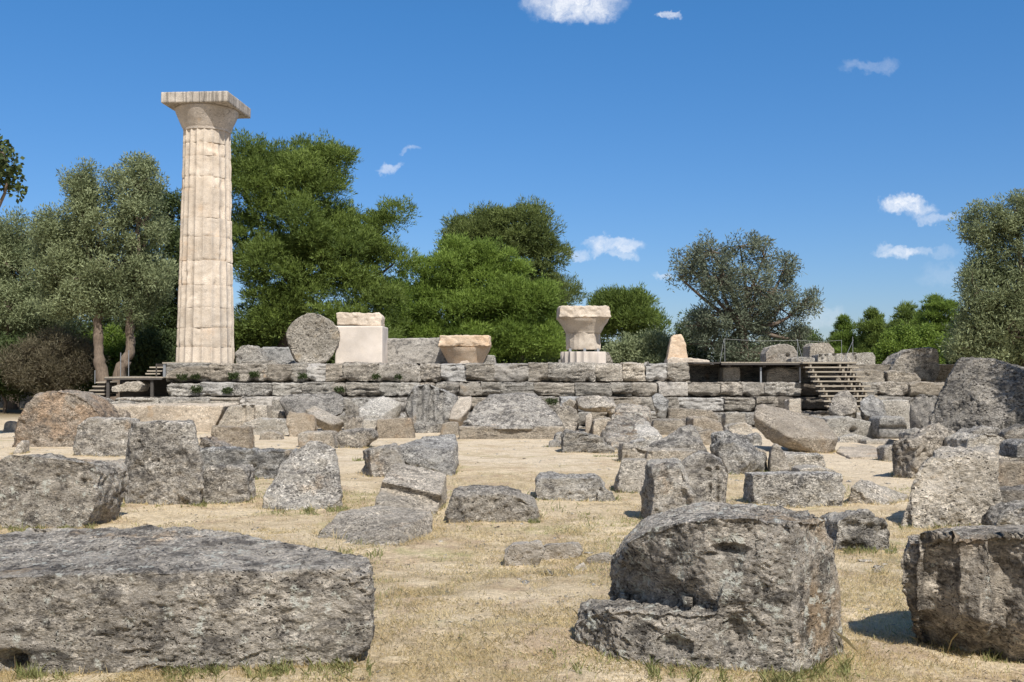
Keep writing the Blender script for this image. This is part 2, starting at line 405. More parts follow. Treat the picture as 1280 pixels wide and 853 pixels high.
g = t.math('MULTIPLY', t.rng(fine, .28, .72, .66, 1.3), t.rng(t.noise(t.vmath('MULTIPLY', flat, (.6, 1.3, 1)), 17, 5, .75), .3, .7, .74, 1.22))
base = t.mix(1.0, base, t.n('ShaderNodeCombineColor', {0: g, 1: g, 2: g}).outputs[0], 'MULTIPLY')
deb = t.n('ShaderNodeTexVoronoi', {'Vector': t.vmath('ADD', flat, t.vmath('MULTIPLY', t.n('ShaderNodeTexNoise', {'Vector': flat, 'Scale': 20.0}).outputs['Color'], (.05, .05, 0))), 'Scale': 17.0}).outputs['Distance']
debm = t.math('MULTIPLY', t.rng(deb, .20, .10), t.rng(t.noise(flat, 2.4, 5, .7), .45, .6))
base = t.mix(t.math('MULTIPLY', debm, .75), base, (.15, .095, .055))
bp = t.n('ShaderNodeBump', {'Strength': .8, 'Distance': .025, 'Height': t.math('ADD', fine, t.noise(flat, 14, 5, .7))})
pr = t.n('ShaderNodeBsdfPrincipled', {'Base Color': base, 'Roughness': .95, 'Specular IOR Level': .1, 'Normal': bp.outputs[0]})
t.link(pr.outputs[0], t.n('ShaderNodeOutputMaterial').inputs[0])
M['ground'] = m
tag(link('ground', np_mesh('ground', GV, GF, True), M['ground']), 'dry straw-coloured lawn turning to sandy trodden path', None, None, 'structure')

# ------------------------------------------------------------------ stones
SEED = [100]
CONTACT = []      # where stones meet the ground: grass gathers there
def hull_mesh(pieces, name, chips=0, seed=0):
    rc = random.Random(seed)
    bm = bmesh.new()
    for pts in pieces:
        b2 = bmesh.new()
        for p in pts: b2.verts.new(p)
        r = bmesh.ops.convex_hull(b2, input=b2.verts[:])
        junk = [e for e in r['geom_interior'] + r['geom_unused'] if isinstance(e, bmesh.types.BMVert)]
        if junk: bmesh.ops.delete(b2, geom=list(set(junk)), context='VERTS')
        bmesh.ops.recalc_face_normals(b2, faces=b2.faces[:])
        if chips:
            cs_ = [v.co.copy() for v in b2.verts]; cen = sum(cs_, Vector()) / len(cs_)
            zlo = min(c_.z for c_ in cs_); zhi = max(c_.z for c_ in cs_)
            ups = [c_ for c_ in cs_ if c_.z > zlo + .35 * (zhi - zlo)]
            diag = min(max(c_[k] for c_ in cs_) - min(c_[k] for c_ in cs_) for k in range(3))
            for _ in range(chips):
                c_ = rc.choice(ups); nrm = (c_ - cen).normalized() + Vector((rc.uniform(-.5, .5), rc.uniform(-.5, .5), rc.uniform(-.4, .4))); nrm.normalize()
                far_ = max(v.co.dot(nrm) for v in b2.verts)
                r = bmesh.ops.bisect_plane(b2, geom=b2.verts[:] + b2.edges[:] + b2.faces[:], plane_co=nrm * (far_ - diag * rc.uniform(.03, .09)), plane_no=nrm, clear_outer=True)
                pts2 = [v.co.copy() for v in b2.verts]; b2.clear()
                for q_ in pts2: b2.verts.new(q_)
                r = bmesh.ops.convex_hull(b2, input=b2.verts[:])
                junk = [e for e in r['geom_interior'] + r['geom_unused'] if isinstance(e, bmesh.types.BMVert)]
                if junk: bmesh.ops.delete(b2, geom=list(set(junk)), context='VERTS')
            bmesh.ops.recalc_face_normals(b2, faces=b2.faces[:])
        tmp = bpy.data.meshes.new('t'); b2.to_mesh(tmp); b2.free()
        bm.from_mesh(tmp); bpy.data.meshes.remove(tmp)
    me = bpy.data.meshes.new(name); bm.to_mesh(me); bm.free()
    return me

def remeshed(me, vox, smooth_it):
    o = bpy.data.objects.new('tmp', me); COL.objects.link(o)
    r = o.modifiers.new('r', 'REMESH'); r.mode = 'VOXEL'; r.voxel_size = vox; r.adaptivity = 0
    if smooth_it:
        s = o.modifiers.new('s', 'SMOOTH'); s.factor = .5; s.iterations = smooth_it
    dg = bpy.context.evaluated_depsgraph_get()
    out = bpy.data.meshes.new_from_object(o.evaluated_get(dg))
    bpy.data.objects.remove(o); bpy.data.meshes.remove(me)
    return out

def weather(me, size, amp=1.0, strata=0.0, seed=0, fine=1.0, mods=(), edge=1.0):
    n = len(me.vertices)
    co = np.empty(n * 3, np.float32); me.vertices.foreach_get('co', co); co = co.reshape(-1, 3).astype(np.float64)
    for f in mods:
        no = np.empty(n * 3, np.float32); me.vertices.foreach_get('normal', no); no = no.reshape(-1, 3)
        co = f(co, no)
        me.vertices.foreach_set('co', co.astype(np.float32).ravel()); me.update()
    no = np.empty(n * 3, np.float32); me.vertices.foreach_get('normal', no); no = no.reshape(-1, 3).astype(np.float64)
    s = min(size, 1.6)
    q = co.copy(); q[:, 2] *= 1 + strata
    vary = np.clip(.70 + 1.0 * fbm(co * 1.5 + 8.8, 3, seed + 21), .22, 1.5)
    d = .046 * s * fbm(co * (1.1 / max(s, .3)) + seed * 3.1, 2, seed)
    d += .036 * s ** .7 * edge * np.minimum(0, fbm(q * (3.0 / max(s, .35)) + 7.7, 3, seed + 1) - .15)
    d += .019 * min(1, s * 1.5) * fbm(q * 7.0, 3, seed + 2, .55)
    d -= (.075 if n < 60000 else .04) * min(1, s * 1.4) * np.clip(fbm(q * 4.6 + 4.4, 3, seed + 12, .62) - .42, 0, .8)
    d += .0075 * fine * vary * fbm(q * 21.0, 2, seed + 3, .6)
    if fine > 1.45 and n > 25000:
        qe = co * np.array([1, 1, 1.7])
        d += .0058 * fine * np.clip(vary, .5, 1.3) * fbm(qe * 44.0, 2, seed + 7, .6)
        d -= .024 * fine * vary * np.clip(fbm(qe * 27.0 + 1.1, 2, seed + 8) - .32, 0, .5)
    pit = fbm(q * 15.0 + 3.3, 2, seed + 4)
    d -= .019 * fine * vary * np.clip(pit - .35, 0, .6)
    if strata:
        lay = fbm(np.stack([co[:, 0] * .6, co[:, 1] * .6, co[:, 2] * 11], 1), 2, seed + 6)
        d -= .05 * strata * .4 * np.clip(lay, 0, 1)
    co = co + no * (d * amp)[:, None]
    me.vertices.foreach_set('co', co.astype(np.float32).ravel())
    me.polygons.foreach_set('use_smooth', np.ones(len(me.polygons), dtype=bool))
    me.update()
    return me

def E(front, d, T, bx=0.0, bz=0.0, tap=.94, tapz=None, extra=()):
    """front outline (px, py[, dd]) at depth d, carried back by T metres; py None = on the ground"""
    fr = []
    for p in front:
        dd = d + (p[2] if len(p) > 2 else 0.0)
        if p[1] is None:
            v = P(p[0], 500, dd); v.z = gzs(v.x, v.y) - .12
        else: v = P(p[0], p[1], dd)
        fr.append(v)
    c = sum(fr, Vector()) / len(fr)
    zmin = min(v.z for v in fr)
    tz = tap if tapz is None else tapz
    bk = [Vector((c.x + (v.x - c.x) * tap + bx, v.y + T, zmin + (v.z - zmin) * tz + bz)) for v in fr]
    return fr + bk + V3(extra)
def V3(pts):
    out = []
    for p in pts:
        if p[1] is None:
            v = P(p[0], 500, p[2]); v.z = gzs(v.x, v.y) - .12
        else: v = P(*p)
        out.append(v)
    return out

G_LAWN, G_FOOT, G_TOP, G_RIGHT = 'fallen temple stones on the lawn', 'fallen stones at the foot of the platform', 'stones standing on the temple platform', 'fallen stones heaped on the right'
def rock(name, label, cat, group, mat, pieces, vox=None, amp=1.0, strata=0.0, fine=1.0, smooth=2, mods=(), sink=True, parent=None, edge=1.0, on=None, chips=2):
    SEED[0] += 1
    allp = [v for p in pieces for v in p]
    dmin = min(v.y for v in allp)
    if vox is None: vox = min(max(dmin * .0017, .010), .045)
    if sink:
        for v in allp:
            g = gzs(v.x, v.y) if on is None else on
            if v.z < g + .07: v.z = g - .10
    me = hull_mesh(pieces, name, chips if dmin > 6 and sink else 0, SEED[0])
    x = [v.x for v in allp]; y = [v.y for v in allp]; z = [v.z for v in allp]
    dims = sorted([max(x) - min(x), max(y) - min(y), max(z) - min(z)])
    size = (dims[0] * dims[1]) ** .5
    me = remeshed(me, vox, smooth)
    weather(me, size, amp, strata, SEED[0], fine, mods, edge)
    o3 = Vector(((max(x) + min(x)) / 2, (max(y) + min(y)) / 2, min(z)))
    n = len(me.vertices)
    co = np.empty(n * 3, np.float32); me.vertices.foreach_get('co', co); co = co.reshape(-1, 3) - np.array(o3, dtype=np.float32)
    me.vertices.foreach_set('co', co.ravel()); me.update(); me.name = name
    if dmin < 24 and parent is None and sink:
        gl = gz(co[:, 0] + o3.x, co[:, 1] + o3.y); wz = co[:, 2] + o3.z
        low = np.nonzero(np.abs(wz - gl - .01) < max(.02, vox))[0]
        if len(low) > 8:
            cn = np.array([o3.x, o3.y]); pick = np.random.default_rng(SEED[0]).choice(low, int(min(900, 260 * (max(x) - min(x)) + 60)))
            dirs = co[pick, :2] / (np.linalg.norm(co[pick, :2], axis=1, keepdims=True) + 1e-6)
            CONTACT.append(co[pick, :2] + cn + dirs * np.random.default_rng(SEED[0] + 1).gamma(1.2, .03, (len(pick), 1)))
    o = link(name, me, M[mat], parent, o3)
    if parent is None: tag(o, label, cat, group)
    return o

def ss(a, b, x):
    t = np.clip((x - a) / (b - a), 0, 1); return t * t * (3 - 2 * t)
def groove_x(xc, wd, dep, zlo=-9, zhi=9, ymax=None):
    def f(co, no):
        u = np.abs(co[:, 0] - xc) / wd
        k = np.clip(1 - u * u, 0, 1) * (no[:, 1] < -.35) * ss(zlo, zlo + .05, co[:, 2]) * (1 - ss(zhi - .05, zhi, co[:, 2]))
        if ymax is not None: k = k * (co[:, 1] < ymax)
        c = co.copy(); c[:, 1] += dep * k; return c
    return f
def dent(p, r, dep, dirv=(0, 1, 0)):
    """a hole of radii r around p, pushed along dirv"""
    p = np.array(p); r = np.array(r); dv = np.array(dirv, float)
    def f(co, no):
        k = np.exp(-(((co - p) / r) ** 2).sum(1) * 1.6)
        return co + dep * k[:, None] * dv
    return f

# --- the three big stones in front
rock('stone_block', 'very long low grey block filling the near left corner of the lawn', 'stone block', G_LAWN, 'near',
     [V3([(-70, 722, 5.22), (60, 724, 5.26), (200, 725, 5.28), (330, 719, 5.29), (440, 711, 5.3), (463, 716, 5.32),
          (-70, 690, 6.3), (4, 678, 6.6), (37, 657, 7.0), (187, 659, 6.9), (270, 667, 6.6), (375, 682, 6.0), (461, 699, 5.62),
          (-70, None, 5.24), (200, None, 5.3), (462, None, 5.30), (-70, None, 6.9), (190, None, 6.9), (465, None, 5.66)])],
     vox=.0078, edge=.6, amp=.55, fine=1.9, strata=.8, smooth=4,
     mods=[dent(P(12, 832, 5.25), (.11, .25, .075), .20), dent(P(462, 822, 5.35), (.07, .25, .06), -.10, (1, 0, 0)), dent(P(100, 706, 5.4), (.16, .08, .05), -.05, (0, 0, 1)), dent(P(330, 706, 5.4), (.25, .1, .05), -.04, (0, 0, 1))])
rock('stone_block', 'massive upright near block with a broken step and dark overhang on its left', 'stone block', G_LAWN, 'neardark',
     [V3([(716, 806, 5.75), (759, 830, 5.42), (811, 841, 5.26), (870, 841, 5.24), (940, 842, 5.24), (990, None, 5.18), (1050, None, 5.66), (1040, None, 6.4), (740, None, 6.6), (716, None, 5.78), (759, None, 5.45), (811, None, 5.3),
          (712, 778, 5.74), (719, 758, 5.84), (758, 756, 5.50), (864, 761, 5.30), (940, 765, 5.26), (870, 752, 5.5), (740, 744, 6.05)]),
      V3([(990, None, 5.18), (990, 650, 5.2), (1050, None, 5.66), (1048, 690, 5.68), (1035, 644, 5.56), (1008, 635, 5.95), (942, 627, 6.15), (945, 648, 5.3), (928, 702, 5.29), (892, 757, 5.29), (975, None, 5.2), (1000, None, 6.4), (900, None, 6.4), (905, 640, 6.2)]),
      V3([(783, 678, 5.70), (811, 658, 5.58), (877, 647, 5.34), (950, 646, 5.27), (779, 670, 6.1), (811, 647, 6.3), (870, 630, 6.4), (942, 627, 6.3), (757, 742, 6.12), (764, 692, 6.03), (800, 750, 5.90), (866, 757, 5.52), (888, 757, 5.34), (918, 712, 5.32),
          (900, None, 6.0), (757, None, 6.4), (770, None, 6.8), (1000, None, 6.5)])],
     vox=.0078, edge=.6, amp=.55, fine=1.9, smooth=4,
     mods=[dent(P(915, 689, 5.32), (.085, .10, .020), .12), dent(P(890, 694, 5.35), (.05, .10, .012), .06), dent(P(958, 738, 5.2), (.02, .05, .02), .05), dent(P(925, 800, 5.2), (.07, .12, .12), .12), dent(P(845, 812, 5.25), (.10, .15, .05), .07)])
rock('fluted_stone_block', 'broad fluted block cut off by the right edge of the lawn, undercut below', 'stone block', G_LAWN, 'streaked',
     [V3([(1133, 674, 5.75), (1170, 671, 5.6), (1280, 670, 5.42), (1430, 670, 5.3), (1131, 667, 5.95), (1170, 656, 6.2), (1280, 651, 6.3), (1430, 650, 6.3), (1123, 692, 5.8), (1121, 733, 5.78), (1143, 765, 5.74),
          (1236, 778, 5.46), (1430, 800, 5.3), (1160, 800, 5.95), (1168, None, 6.0), (1240, None, 5.72), (1430, None, 5.45), (1160, None, 6.4), (1430, None, 6.4)])],
     vox=.0078, edge=.5, amp=.5, fine=1.6, smooth=4,
     mods=[groove_x(P(1176, 700, 5.6).x, .075, .075), groove_x(P(1259, 700, 5.45).x, .08, .08), groove_x(P(1345, 700, 5.4).x, .08, .08)])

# --- left and middle of the lawn
rock('stone_block', 'grey shaggy-faced block standing just behind the long near block, at the left edge', 'stone block', G_LAWN, 'near',
     [E([(-40, None), (-40, 595), (6, 584), (12, 566), (30, 571), (62, 580), (116, 577), (126, 592), (123, 612), (121, 632), (104, 654), (100, None)], 10.6, .9, tapz=.9)],
     fine=2.2, amp=.8)
rock('stone_block', 'low whitish broken block wedged left of the tall upright block', 'stone block', G_LAWN, 'pale',
     [E([(112, None), (118, 590), (130, 577), (160, 574), (162, None)], 13.1, .6)], fine=1.6)
rock('stone_block', 'tall squarish upright grey block on the left of the lawn', 'stone block', G_LAWN, 'grey',
     [V3([(152, None, 13.1), (156, 585, 13.1), (162, 530, 13.1), (166, 528, 12.7), (200, 527, 12.65), (216, 532, 12.65), (243, 530, 12.7), (250, 570, 12.6), (253, None, 12.6), (156, None, 12.75),
          (170, 526, 13.5), (240, 527, 13.4), (250, None, 13.5), (160, None, 13.6)])], fine=1.7, amp=.8, chips=1)
rock('stone_block', 'small slanting-topped block leaning against the tall upright block', 'stone block', G_LAWN, 'grey',
     [E([(251, None), (251, 590), (262, 585), (304, 580), (310, 588), (312, None)], 12.75, .5, bz=.0)], fine=1.6, amp=.8)
rock('stone_block', 'long dark low block lying behind the small slanting-topped block', 'stone block', G_LAWN, 'dark',
     [E([(240, None), (243, 562), (276, 561), (366, 563), (362, None)], 15.8, .6)], fine=1.5)
rock('stone_block', 'small tan block with a white streak down its face, behind the long dark block', 'stone block', G_LAWN, 'warm',
     [E([(264, None), (264, 532), (311, 532), (314, None)], 22.6, .7)], fine=1.4)
rock('rubble_stone', 'reddish crumbling sloping stone between the tall upright block and the white-streaked one', 'stone', G_LAWN, 'drum',
     [E([(240, None), (247, 544), (262, 550), (284, 558), (286, None)], 17.5, .8)], fine=2)
rock('boulder', 'triangular pale grey boulder rising from the lawn, left of centre', 'boulder', G_LAWN, 'grey',
     [V3([(326, None, 12.3), (330, 615, 12.3), (345, 634, 12.1), (432, None, 12.3), (431, 615, 12.3), (420, 568, 12.7), (417, 555, 12.8), (404, 549, 12.9), (386, 552, 12.9), (362, 568, 12.8), (350, 580, 12.75), (336, 605, 12.5),
          (380, None, 11.95), (405, None, 12.0), (345, None, 13.3), (430, None, 13.4), (395, 556, 13.3)])], fine=1.3, amp=.9)
rock('column_drum', 'huge domed brown-faced column drum lying at the far left of the lawn', 'column drum', G_LAWN, 'drum',
     [E([(12, None), (13, 550), (18, 531), (30, 507), (45, 494), (62, 488), (90, 489), (110, 500), (122, 513), (128, 530), (130, None)], 24.0, 1.3, tap=.97)], fine=2.2, amp=.8, vox=.03)
rock('stone_block', 'squat grey block undercut at its left foot, in front of the domed drum', 'stone block', G_LAWN, 'grey',
     [E([(96, None), (88, 561), (92, 538), (100, 527), (110, 522), (160, 522), (163, None)], 21.4, .9)], fine=2, amp=.9, strata=.5)
rock('rubble_stone', 'thin pale splinter of stone at the left foot of the domed drum', 'stone', G_LAWN, 'pale',
     [E([(14, None), (20, 556), (26, 549), (30, 552), (27, None)], 21.8, .35)], amp=.6)
rock('rubble_stone', 'little brown stone standing on the sand at the far left edge', 'stone', G_LAWN, 'warm',
     [E([(3, None), (4, 531), (8, 526), (16, 527), (17, None)], 31.5, .4)], amp=.6)
rock('stone_block', 'shaded block at the wood edge, leftmost of all, behind the domed drum', 'stone block', G_LAWN, 'dark',
     [E([(-25, None), (-20, 497), (8, 496), (22, 486), (42, 483), (44, None)], 52, 2.0)], amp=.9)
rock('stone_block', 'stepped tilted block with a ledge across it, right behind the flat tilted slab', 'stone block', G_LAWN, 'pale',
     [V3([(493, 576, 12.9), (558, 593, 12.7), (551, 618, 11.70), (477, 602, 11.90), (550, 624, 12.0), (476, 607, 12.2), (490, None, 13.2), (560, None, 12.95), (548, None, 12.1), (474, None, 12.3)]),
      V3([(477, 606, 12.15), (552, 622, 11.95), (540, 640, 11.25), (467, 626, 11.4), (474, None, 12.6), (552, None, 12.4), (539, None, 11.3), (465, None, 11.45)])],
     amp=.35, fine=1.3, smooth=1, chips=0)
rock('stone_slab', 'large flat tilted slab sunk into the lawn, its rough edge to the right', 'slab', G_LAWN, 'pale',
     [V3([(373, 677, 9.40), (424, 640, 10.7), (471, 630, 11.1), (540, 638, 10.55), (507, 660, 9.72), (469, 690, 8.95), (434, 685, 9.1), (372, None, 9.5), (430, None, 11.2), (540, None, 11.3), (542, None, 10.0), (518, None, 9.65), (471, None, 8.88)])],
     amp=.42, fine=1.7, smooth=1, chips=0)
rock('stone_block', 'small dark-sided block at the left end of the wedge-shaped block', 'stone block', G_LAWN, 'grey',
     [V3([(451, None, 17.0), (451, 563, 17.0), (461, 561, 16.5), (493, 557, 16.5), (506, 580, 16.4), (500, None, 16.4), (466, None, 16.4), (462, 558, 17.3), (495, 552, 17.3), (470, None, 17.6), (505, None, 17.4)])], amp=.9, fine=1.5)
rock('stone_block', 'wedge-shaped grey block with a broad sloping top, in mid-lawn', 'stone block', G_LAWN, 'grey',
     [V3([(497, 560, 16.9), (506, 578, 16.6), (560, 590, 16.4), (568, None, 16.4), (510, None, 16.7), (566, 562, 16.7), (525, 548, 18.0), (540, 544, 18.6), (568, 542, 18.6), (572, 556, 17.4), (572, None, 18.4), (500, None, 18.2)])], amp=.8, fine=1.4)
rock('boulder', 'low broad rounded grey boulder in the centre of the lawn', 'boulder', G_LAWN, 'grey',
     [E([(557, None), (559, 632), (562, 620), (585, 622), (625, 616), (652, 622), (672, 634), (682, 648), (676, None)], 10.85, .9, tap=.9, tapz=.95)], amp=.9, fine=2.0)
rock('stone_block', 'long low grey block with a broken right end, centre of the lawn', 'stone block', G_LAWN, 'grey',
     [E([(667, None), (669, 602), (674, 597), (752, 597), (757, 606), (755, None)], 13.0, .75),
      E([(745, None), (752, 606), (764, 614), (778, None)], 12.95, .5, tapz=.7)], amp=.8, fine=2.2)
rock('stone_block', 'plain squarish small block tipped to the left, beside the big upright pair', 'stone block', G_LAWN, 'pale',
     [V3([(777, 574, 14.2), (808, 576, 14.2), (803, 613, 13.9), (772, 610, 13.9), (772, None, 14.0), (803, None, 14.0), (766, 607, 14.3), (780, 573, 14.7), (809, 574, 14.7), (806, None, 14.9), (770, None, 14.8)])], amp=.5, fine=.8, chips=0)
rock('stone_block', 'big upright grey block right behind the massive near block, pitted face', 'stone block', G_LAWN, 'near',
     [V3([(800, None, 11.3), (802, 620, 11.3), (808, 580, 11.3), (816, 583, 10.95), (849, 578, 10.9), (872, 622, 10.8), (872, None, 10.8), (812, None, 10.9), (812, 576, 11.6), (848, 574, 11.6), (870, None, 11.7), (806, None, 11.8)])], amp=.7, fine=2.2)
rock('boulder', 'rounded drum fragment propped against the big upright pitted block, grooved on its right', 'drum fragment', G_LAWN, 'grey',
     [V3([(851, 578, 11.35), (870, 568, 11.4), (886, 566, 11.4), (905, 577, 11.45), (911, 593, 11.5), (905, 622, 11.5), (900, None, 11.5), (862, None, 11.3), (875, 563, 12.1), (900, 570, 12.1), (908, None, 12.2), (860, None, 12.2)])],
     amp=.7, fine=1.7, mods=[groove_x(P(886, 600, 11.4).x, .03, .05, zhi=.45), groove_x(P(898, 600, 11.4).x, .03, .05, zhi=.45)])
rock('rubble_stone', 'low white pitted stone flat in the lawn, left of the massive near block', 'stone', G_LAWN, 'bleach',
     [E([(627, None), (631, 689), (640, 680), (675, 678), (681, 688), (668, None)], 8.45, .35, tap=.85), E([(672, None), (678, 681), (724, 678), (730, 686), (716, None)], 8.8, .28, tap=.85)], amp=.8, fine=1.9, vox=.011)
rock('rubble_stone', 'thin whitish stone barely showing through the lawn below the low white pitted stone', 'stone', G_LAWN, 'pale',
     [E([(662, None), (668, 712), (685, 708), (700, 713), (702, None)], 8.0, .2, tap=.8)], amp=.5, fine=1.5, vox=.011)

rock('rubble_stone', 'thin white broken stone right of the low white pitted one, against the massive near block', 'stone', G_LAWN, 'bleach',
     [E([(726, None), (734, 695), (750, 690), (766, 694), (768, None)], 8.5, .3, tap=.8)], amp=.8, fine=1.8, vox=.011)
rock('rubble_stone', 'flat whitish chip sunk in the lawn between two low white stones', 'stone', G_LAWN, 'bleach',
     [E([(704, None), (712, 705), (728, 701), (744, 706), (746, None)], 8.15, .25, tap=.8)], amp=.6, fine=1.6, vox=.011)
rock('rubble_stone', 'small white pitted stone by itself right of the massive near block', 'stone', G_LAWN, 'bleach',
     [E([(1078, None), (1084, 708), (1098, 704), (1114, 709), (1117, None)], 7.9, .25, tap=.8)], amp=.8, fine=1.7, vox=.011)
# --- right of the lawn
rock('stone_block', 'wide squared dark grey block split by a slanting crack, right of the upright pair', 'stone block', G_RIGHT, 'grey',
     [E([(939, None), (940, 592), (1004, 592), (999, 606), (986, None)], 12.5, .6), E([(982, None), (1002, 604), (1005, 592), (1052, 592), (1060, 613), (1053, None)], 12.45, .6)], amp=.6, fine=1.6)
rock('stone_slab', 'thick slab tipped on edge with a dark underside, right of the wide cracked block', 'slab', G_RIGHT, 'pale',
     [V3([(1065, 609, 12.6), (1075, 596, 13.1), (1136, 617, 13.0), (1124, 629, 12.4), (1057, 632, 12.7), (1062, None, 12.9), (1121, 648, 12.4), (1122, None, 12.5), (1075, None, 13.4), (1138, None, 13.2)])], amp=.6, chips=0)
rock('boulder', 'rounded grey boulder just right of the massive near block', 'boulder', G_RIGHT, 'grey',
     [E([(1035, None), (1048, 652), (1060, 643), (1078, 640), (1106, 648), (1117, 668), (1116, None)], 9.05, .8, tap=.8)], amp=1.0, fine=1.8)
rock('stone_block', 'big pale block riddled with holes, standing in the right-hand heap', 'stone block', G_RIGHT, 'pitted',
     [V3([(1122, None, 10.7), (1126, 640, 10.7), (1137, 604, 10.7), (1148, 580, 10.75), (1160, 570, 10.8), (1180, 563, 10.9), (1243, 564, 10.8), (1250, 598, 10.7), (1249, None, 10.6), (1138, None, 10.5),
          (1180, 557, 11.4), (1244, 558, 11.4), (1248, None, 11.5), (1140, None, 11.5)])], amp=.9, fine=2.4, chips=1)
rock('boulder', 'peaked grey boulder directly behind the holed pale block', 'boulder', G_RIGHT, 'grey',
     [V3([(1117, None, 16.2), (1113, 554, 16.2), (1119, 547, 16.2), (1147, 535, 16.2), (1174, 525, 16.4), (1181, 531, 16.4), (1208, 549, 16.4), (1215, None, 16.4), (1138, None, 15.9), (1150, 545, 15.8), (1170, 532, 17.2), (1200, None, 17.6), (1120, None, 17.4)])], amp=1.0, fine=1.8)
rock('boulder', 'broad light boulder between the peaked boulder and the giant tilted one', 'boulder', G_RIGHT, 'pale',
     [E([(1200, None), (1211, 548), (1233, 539), (1249, 543), (1268, 554), (1272, None)], 15.2, 1.2, tap=.85)], amp=1.0, fine=1.7)
rock('stone_block', 'pale-topped ochre block at the right edge beside the holed block', 'stone block', G_RIGHT, 'warm',
     [E([(1243, None), (1244, 577), (1340, 577), (1340, None)], 12.2, .7)], amp=.6, fine=1.5)
rock('stone_block', 'low dark block under the pale-topped ochre block at the right edge', 'stone block', G_RIGHT, 'dark',
     [E([(1242, None), (1243, 612), (1340, 611), (1340, None)], 11.3, .6)], amp=.6)
rock('rubble_stone', 'rough grey stone behind the fluted near block at the right edge', 'stone', G_RIGHT, 'grey',
     [E([(1236, None), (1250, 640), (1275, 632), (1340, 630), (1340, None)], 10.2, .6, tap=.85)], amp=.9, fine=1.8)
rock('stone_block', 'small dark squared stone resting on the ochre block at the right edge', 'stone block', G_RIGHT, 'dark',
     [E([(1270, 574), (1271, 556), (1282, 551), (1340, 551), (1340, 574)], 12.5, .5)], sink=False, amp=.6)
rock('boulder', 'giant tilted boulder towering over the right-hand heap, half in tree shade', 'boulder', G_RIGHT, 'giant',
     [V3([(1160, 524, 19.2), (1156, None, 19.4), (1175, 492, 19.3), (1187, 470, 19.4), (1197, 449, 19.5), (1238, 448, 19.4), (1283, 468, 19.0), (1340, 500, 18.8), (1340, None, 18.6), (1240, 535, 18.2), (1200, None, 18.4), (1240, None, 18.1),
          (1200, 445, 20.6), (1240, 445, 20.6), (1320, 470, 20.8), (1340, None, 21.4), (1165, None, 21.2)])], amp=.9, fine=2.4, vox=.025, chips=1)
rock('stone_slab', 'huge brown-grey tilted slab raised on its right end, before the wooden stairs', 'slab', G_RIGHT, 'warmgrey',
     [V3([(945, 508, 22.6), (953, 506, 23.2), (1030, 523, 23.4), (1049, 546, 22.4), (1043, 549, 22.0), (987, 547, 21.7), (943, 520, 22.3), (941, 533, 22.6), (958, 550, 22.3), (983, 560, 22.0), (1032, 566, 22.0), (1046, 561, 22.3), (1035, None, 22.3), (1040, None, 23.2), (1000, None, 23.3)])], amp=.6, fine=1.2, smooth=2, chips=0)
rock('rubble_stone', 'small pointed upright stone in front of the huge tilted slab', 'stone', G_RIGHT, 'grey',
     [E([(961, None), (964, 560), (967, 553), (972, 553), (982, 566), (993, None)], 17.3, .35, tap=.8)], amp=.7)
rock('stone_block', 'low broken block behind the small pointed stone', 'stone block', G_RIGHT, 'pale',
     [E([(978, None), (980, 567), (1030, 568), (1035, None)], 18.0, .7)], amp=.9, fine=1.8)
rock('stone_slab', 'pale flat slab end lying behind the wide cracked block', 'slab', G_RIGHT, 'pale',
     [E([(996, None), (1000, 586), (1022, 583), (1046, 588), (1047, None)], 16.0, .6)], amp=.5)
rock('paving_slab', 'thin smooth pale paving slab lying flat on the sand', 'slab', G_RIGHT, 'beige2',
     [V3([(1045, 564, 22.2), (1051, 556, 25.3), (1090, 557, 25.0), (1115, 567, 21.6), (1104, 571, 20.4), (1062, 571, 20.4), (1045, 568, 22.2), (1062, 576, 20.4), (1105, 575, 20.4), (1115, 570, 21.6), (1051, 559, 25.3), (1090, 560, 25)])], sink=False, amp=.35, vox=.03, chips=0)
rock('stone_block', 'low pale block behind the thin paving slab', 'stone block', G_RIGHT, 'pale',
     [E([(1082, None), (1083, 550), (1118, 550), (1119, None)], 25.6, .7)], amp=.8)
rock('boulder', 'grey boulder sloping down to the right, left of the small pointed stone', 'boulder', G_RIGHT, 'grey',
     [V3([(885, 557, 17.6), (886, 540, 17.8), (910, 538, 18.2), (925, 545, 18.2), (957, 569, 17.6), (958, None, 17.6), (915, None, 17.2), (897, 566, 17.3), (890, None, 17.8), (905, 545, 17.3), (940, 570, 17.2), (925, None, 18.8), (895, None, 18.6)])], amp=.9, fine=1.6)
rock('rubble_stone', 'small dark wedge of stone behind the right-sloping grey boulder', 'stone', G_RIGHT, 'dark',
     [E([(924, None), (926, 542), (941, 546), (943, None)], 20.5, .5)], amp=.7)
rock('boulder', 'dark triangular boulder left of the right-sloping grey boulder', 'boulder', G_RIGHT, 'dark',
     [V3([(808, None, 20.0), (812, 556, 20.0), (858, 528, 20.4), (869, 529, 20.4), (884, 555, 20.0), (884, None, 20.0), (850, 555, 19.6), (850, None, 19.7), (862, 530, 21.2), (880, None, 21.4), (815, None, 21.3)])], amp=.9, fine=1.7)
rock('stone_block', 'long low ledge-like block with a gnawed left end, below the dark triangular boulder', 'stone block', G_RIGHT, 'pale',
     [E([(775, None), (777, 555), (795, 556), (812, 562), (812, None)], 19.2, .7), E([(805, None), (810, 562), (876, 563), (888, 570), (885, None)], 18.9, .9)], amp=1.0, fine=2.0)
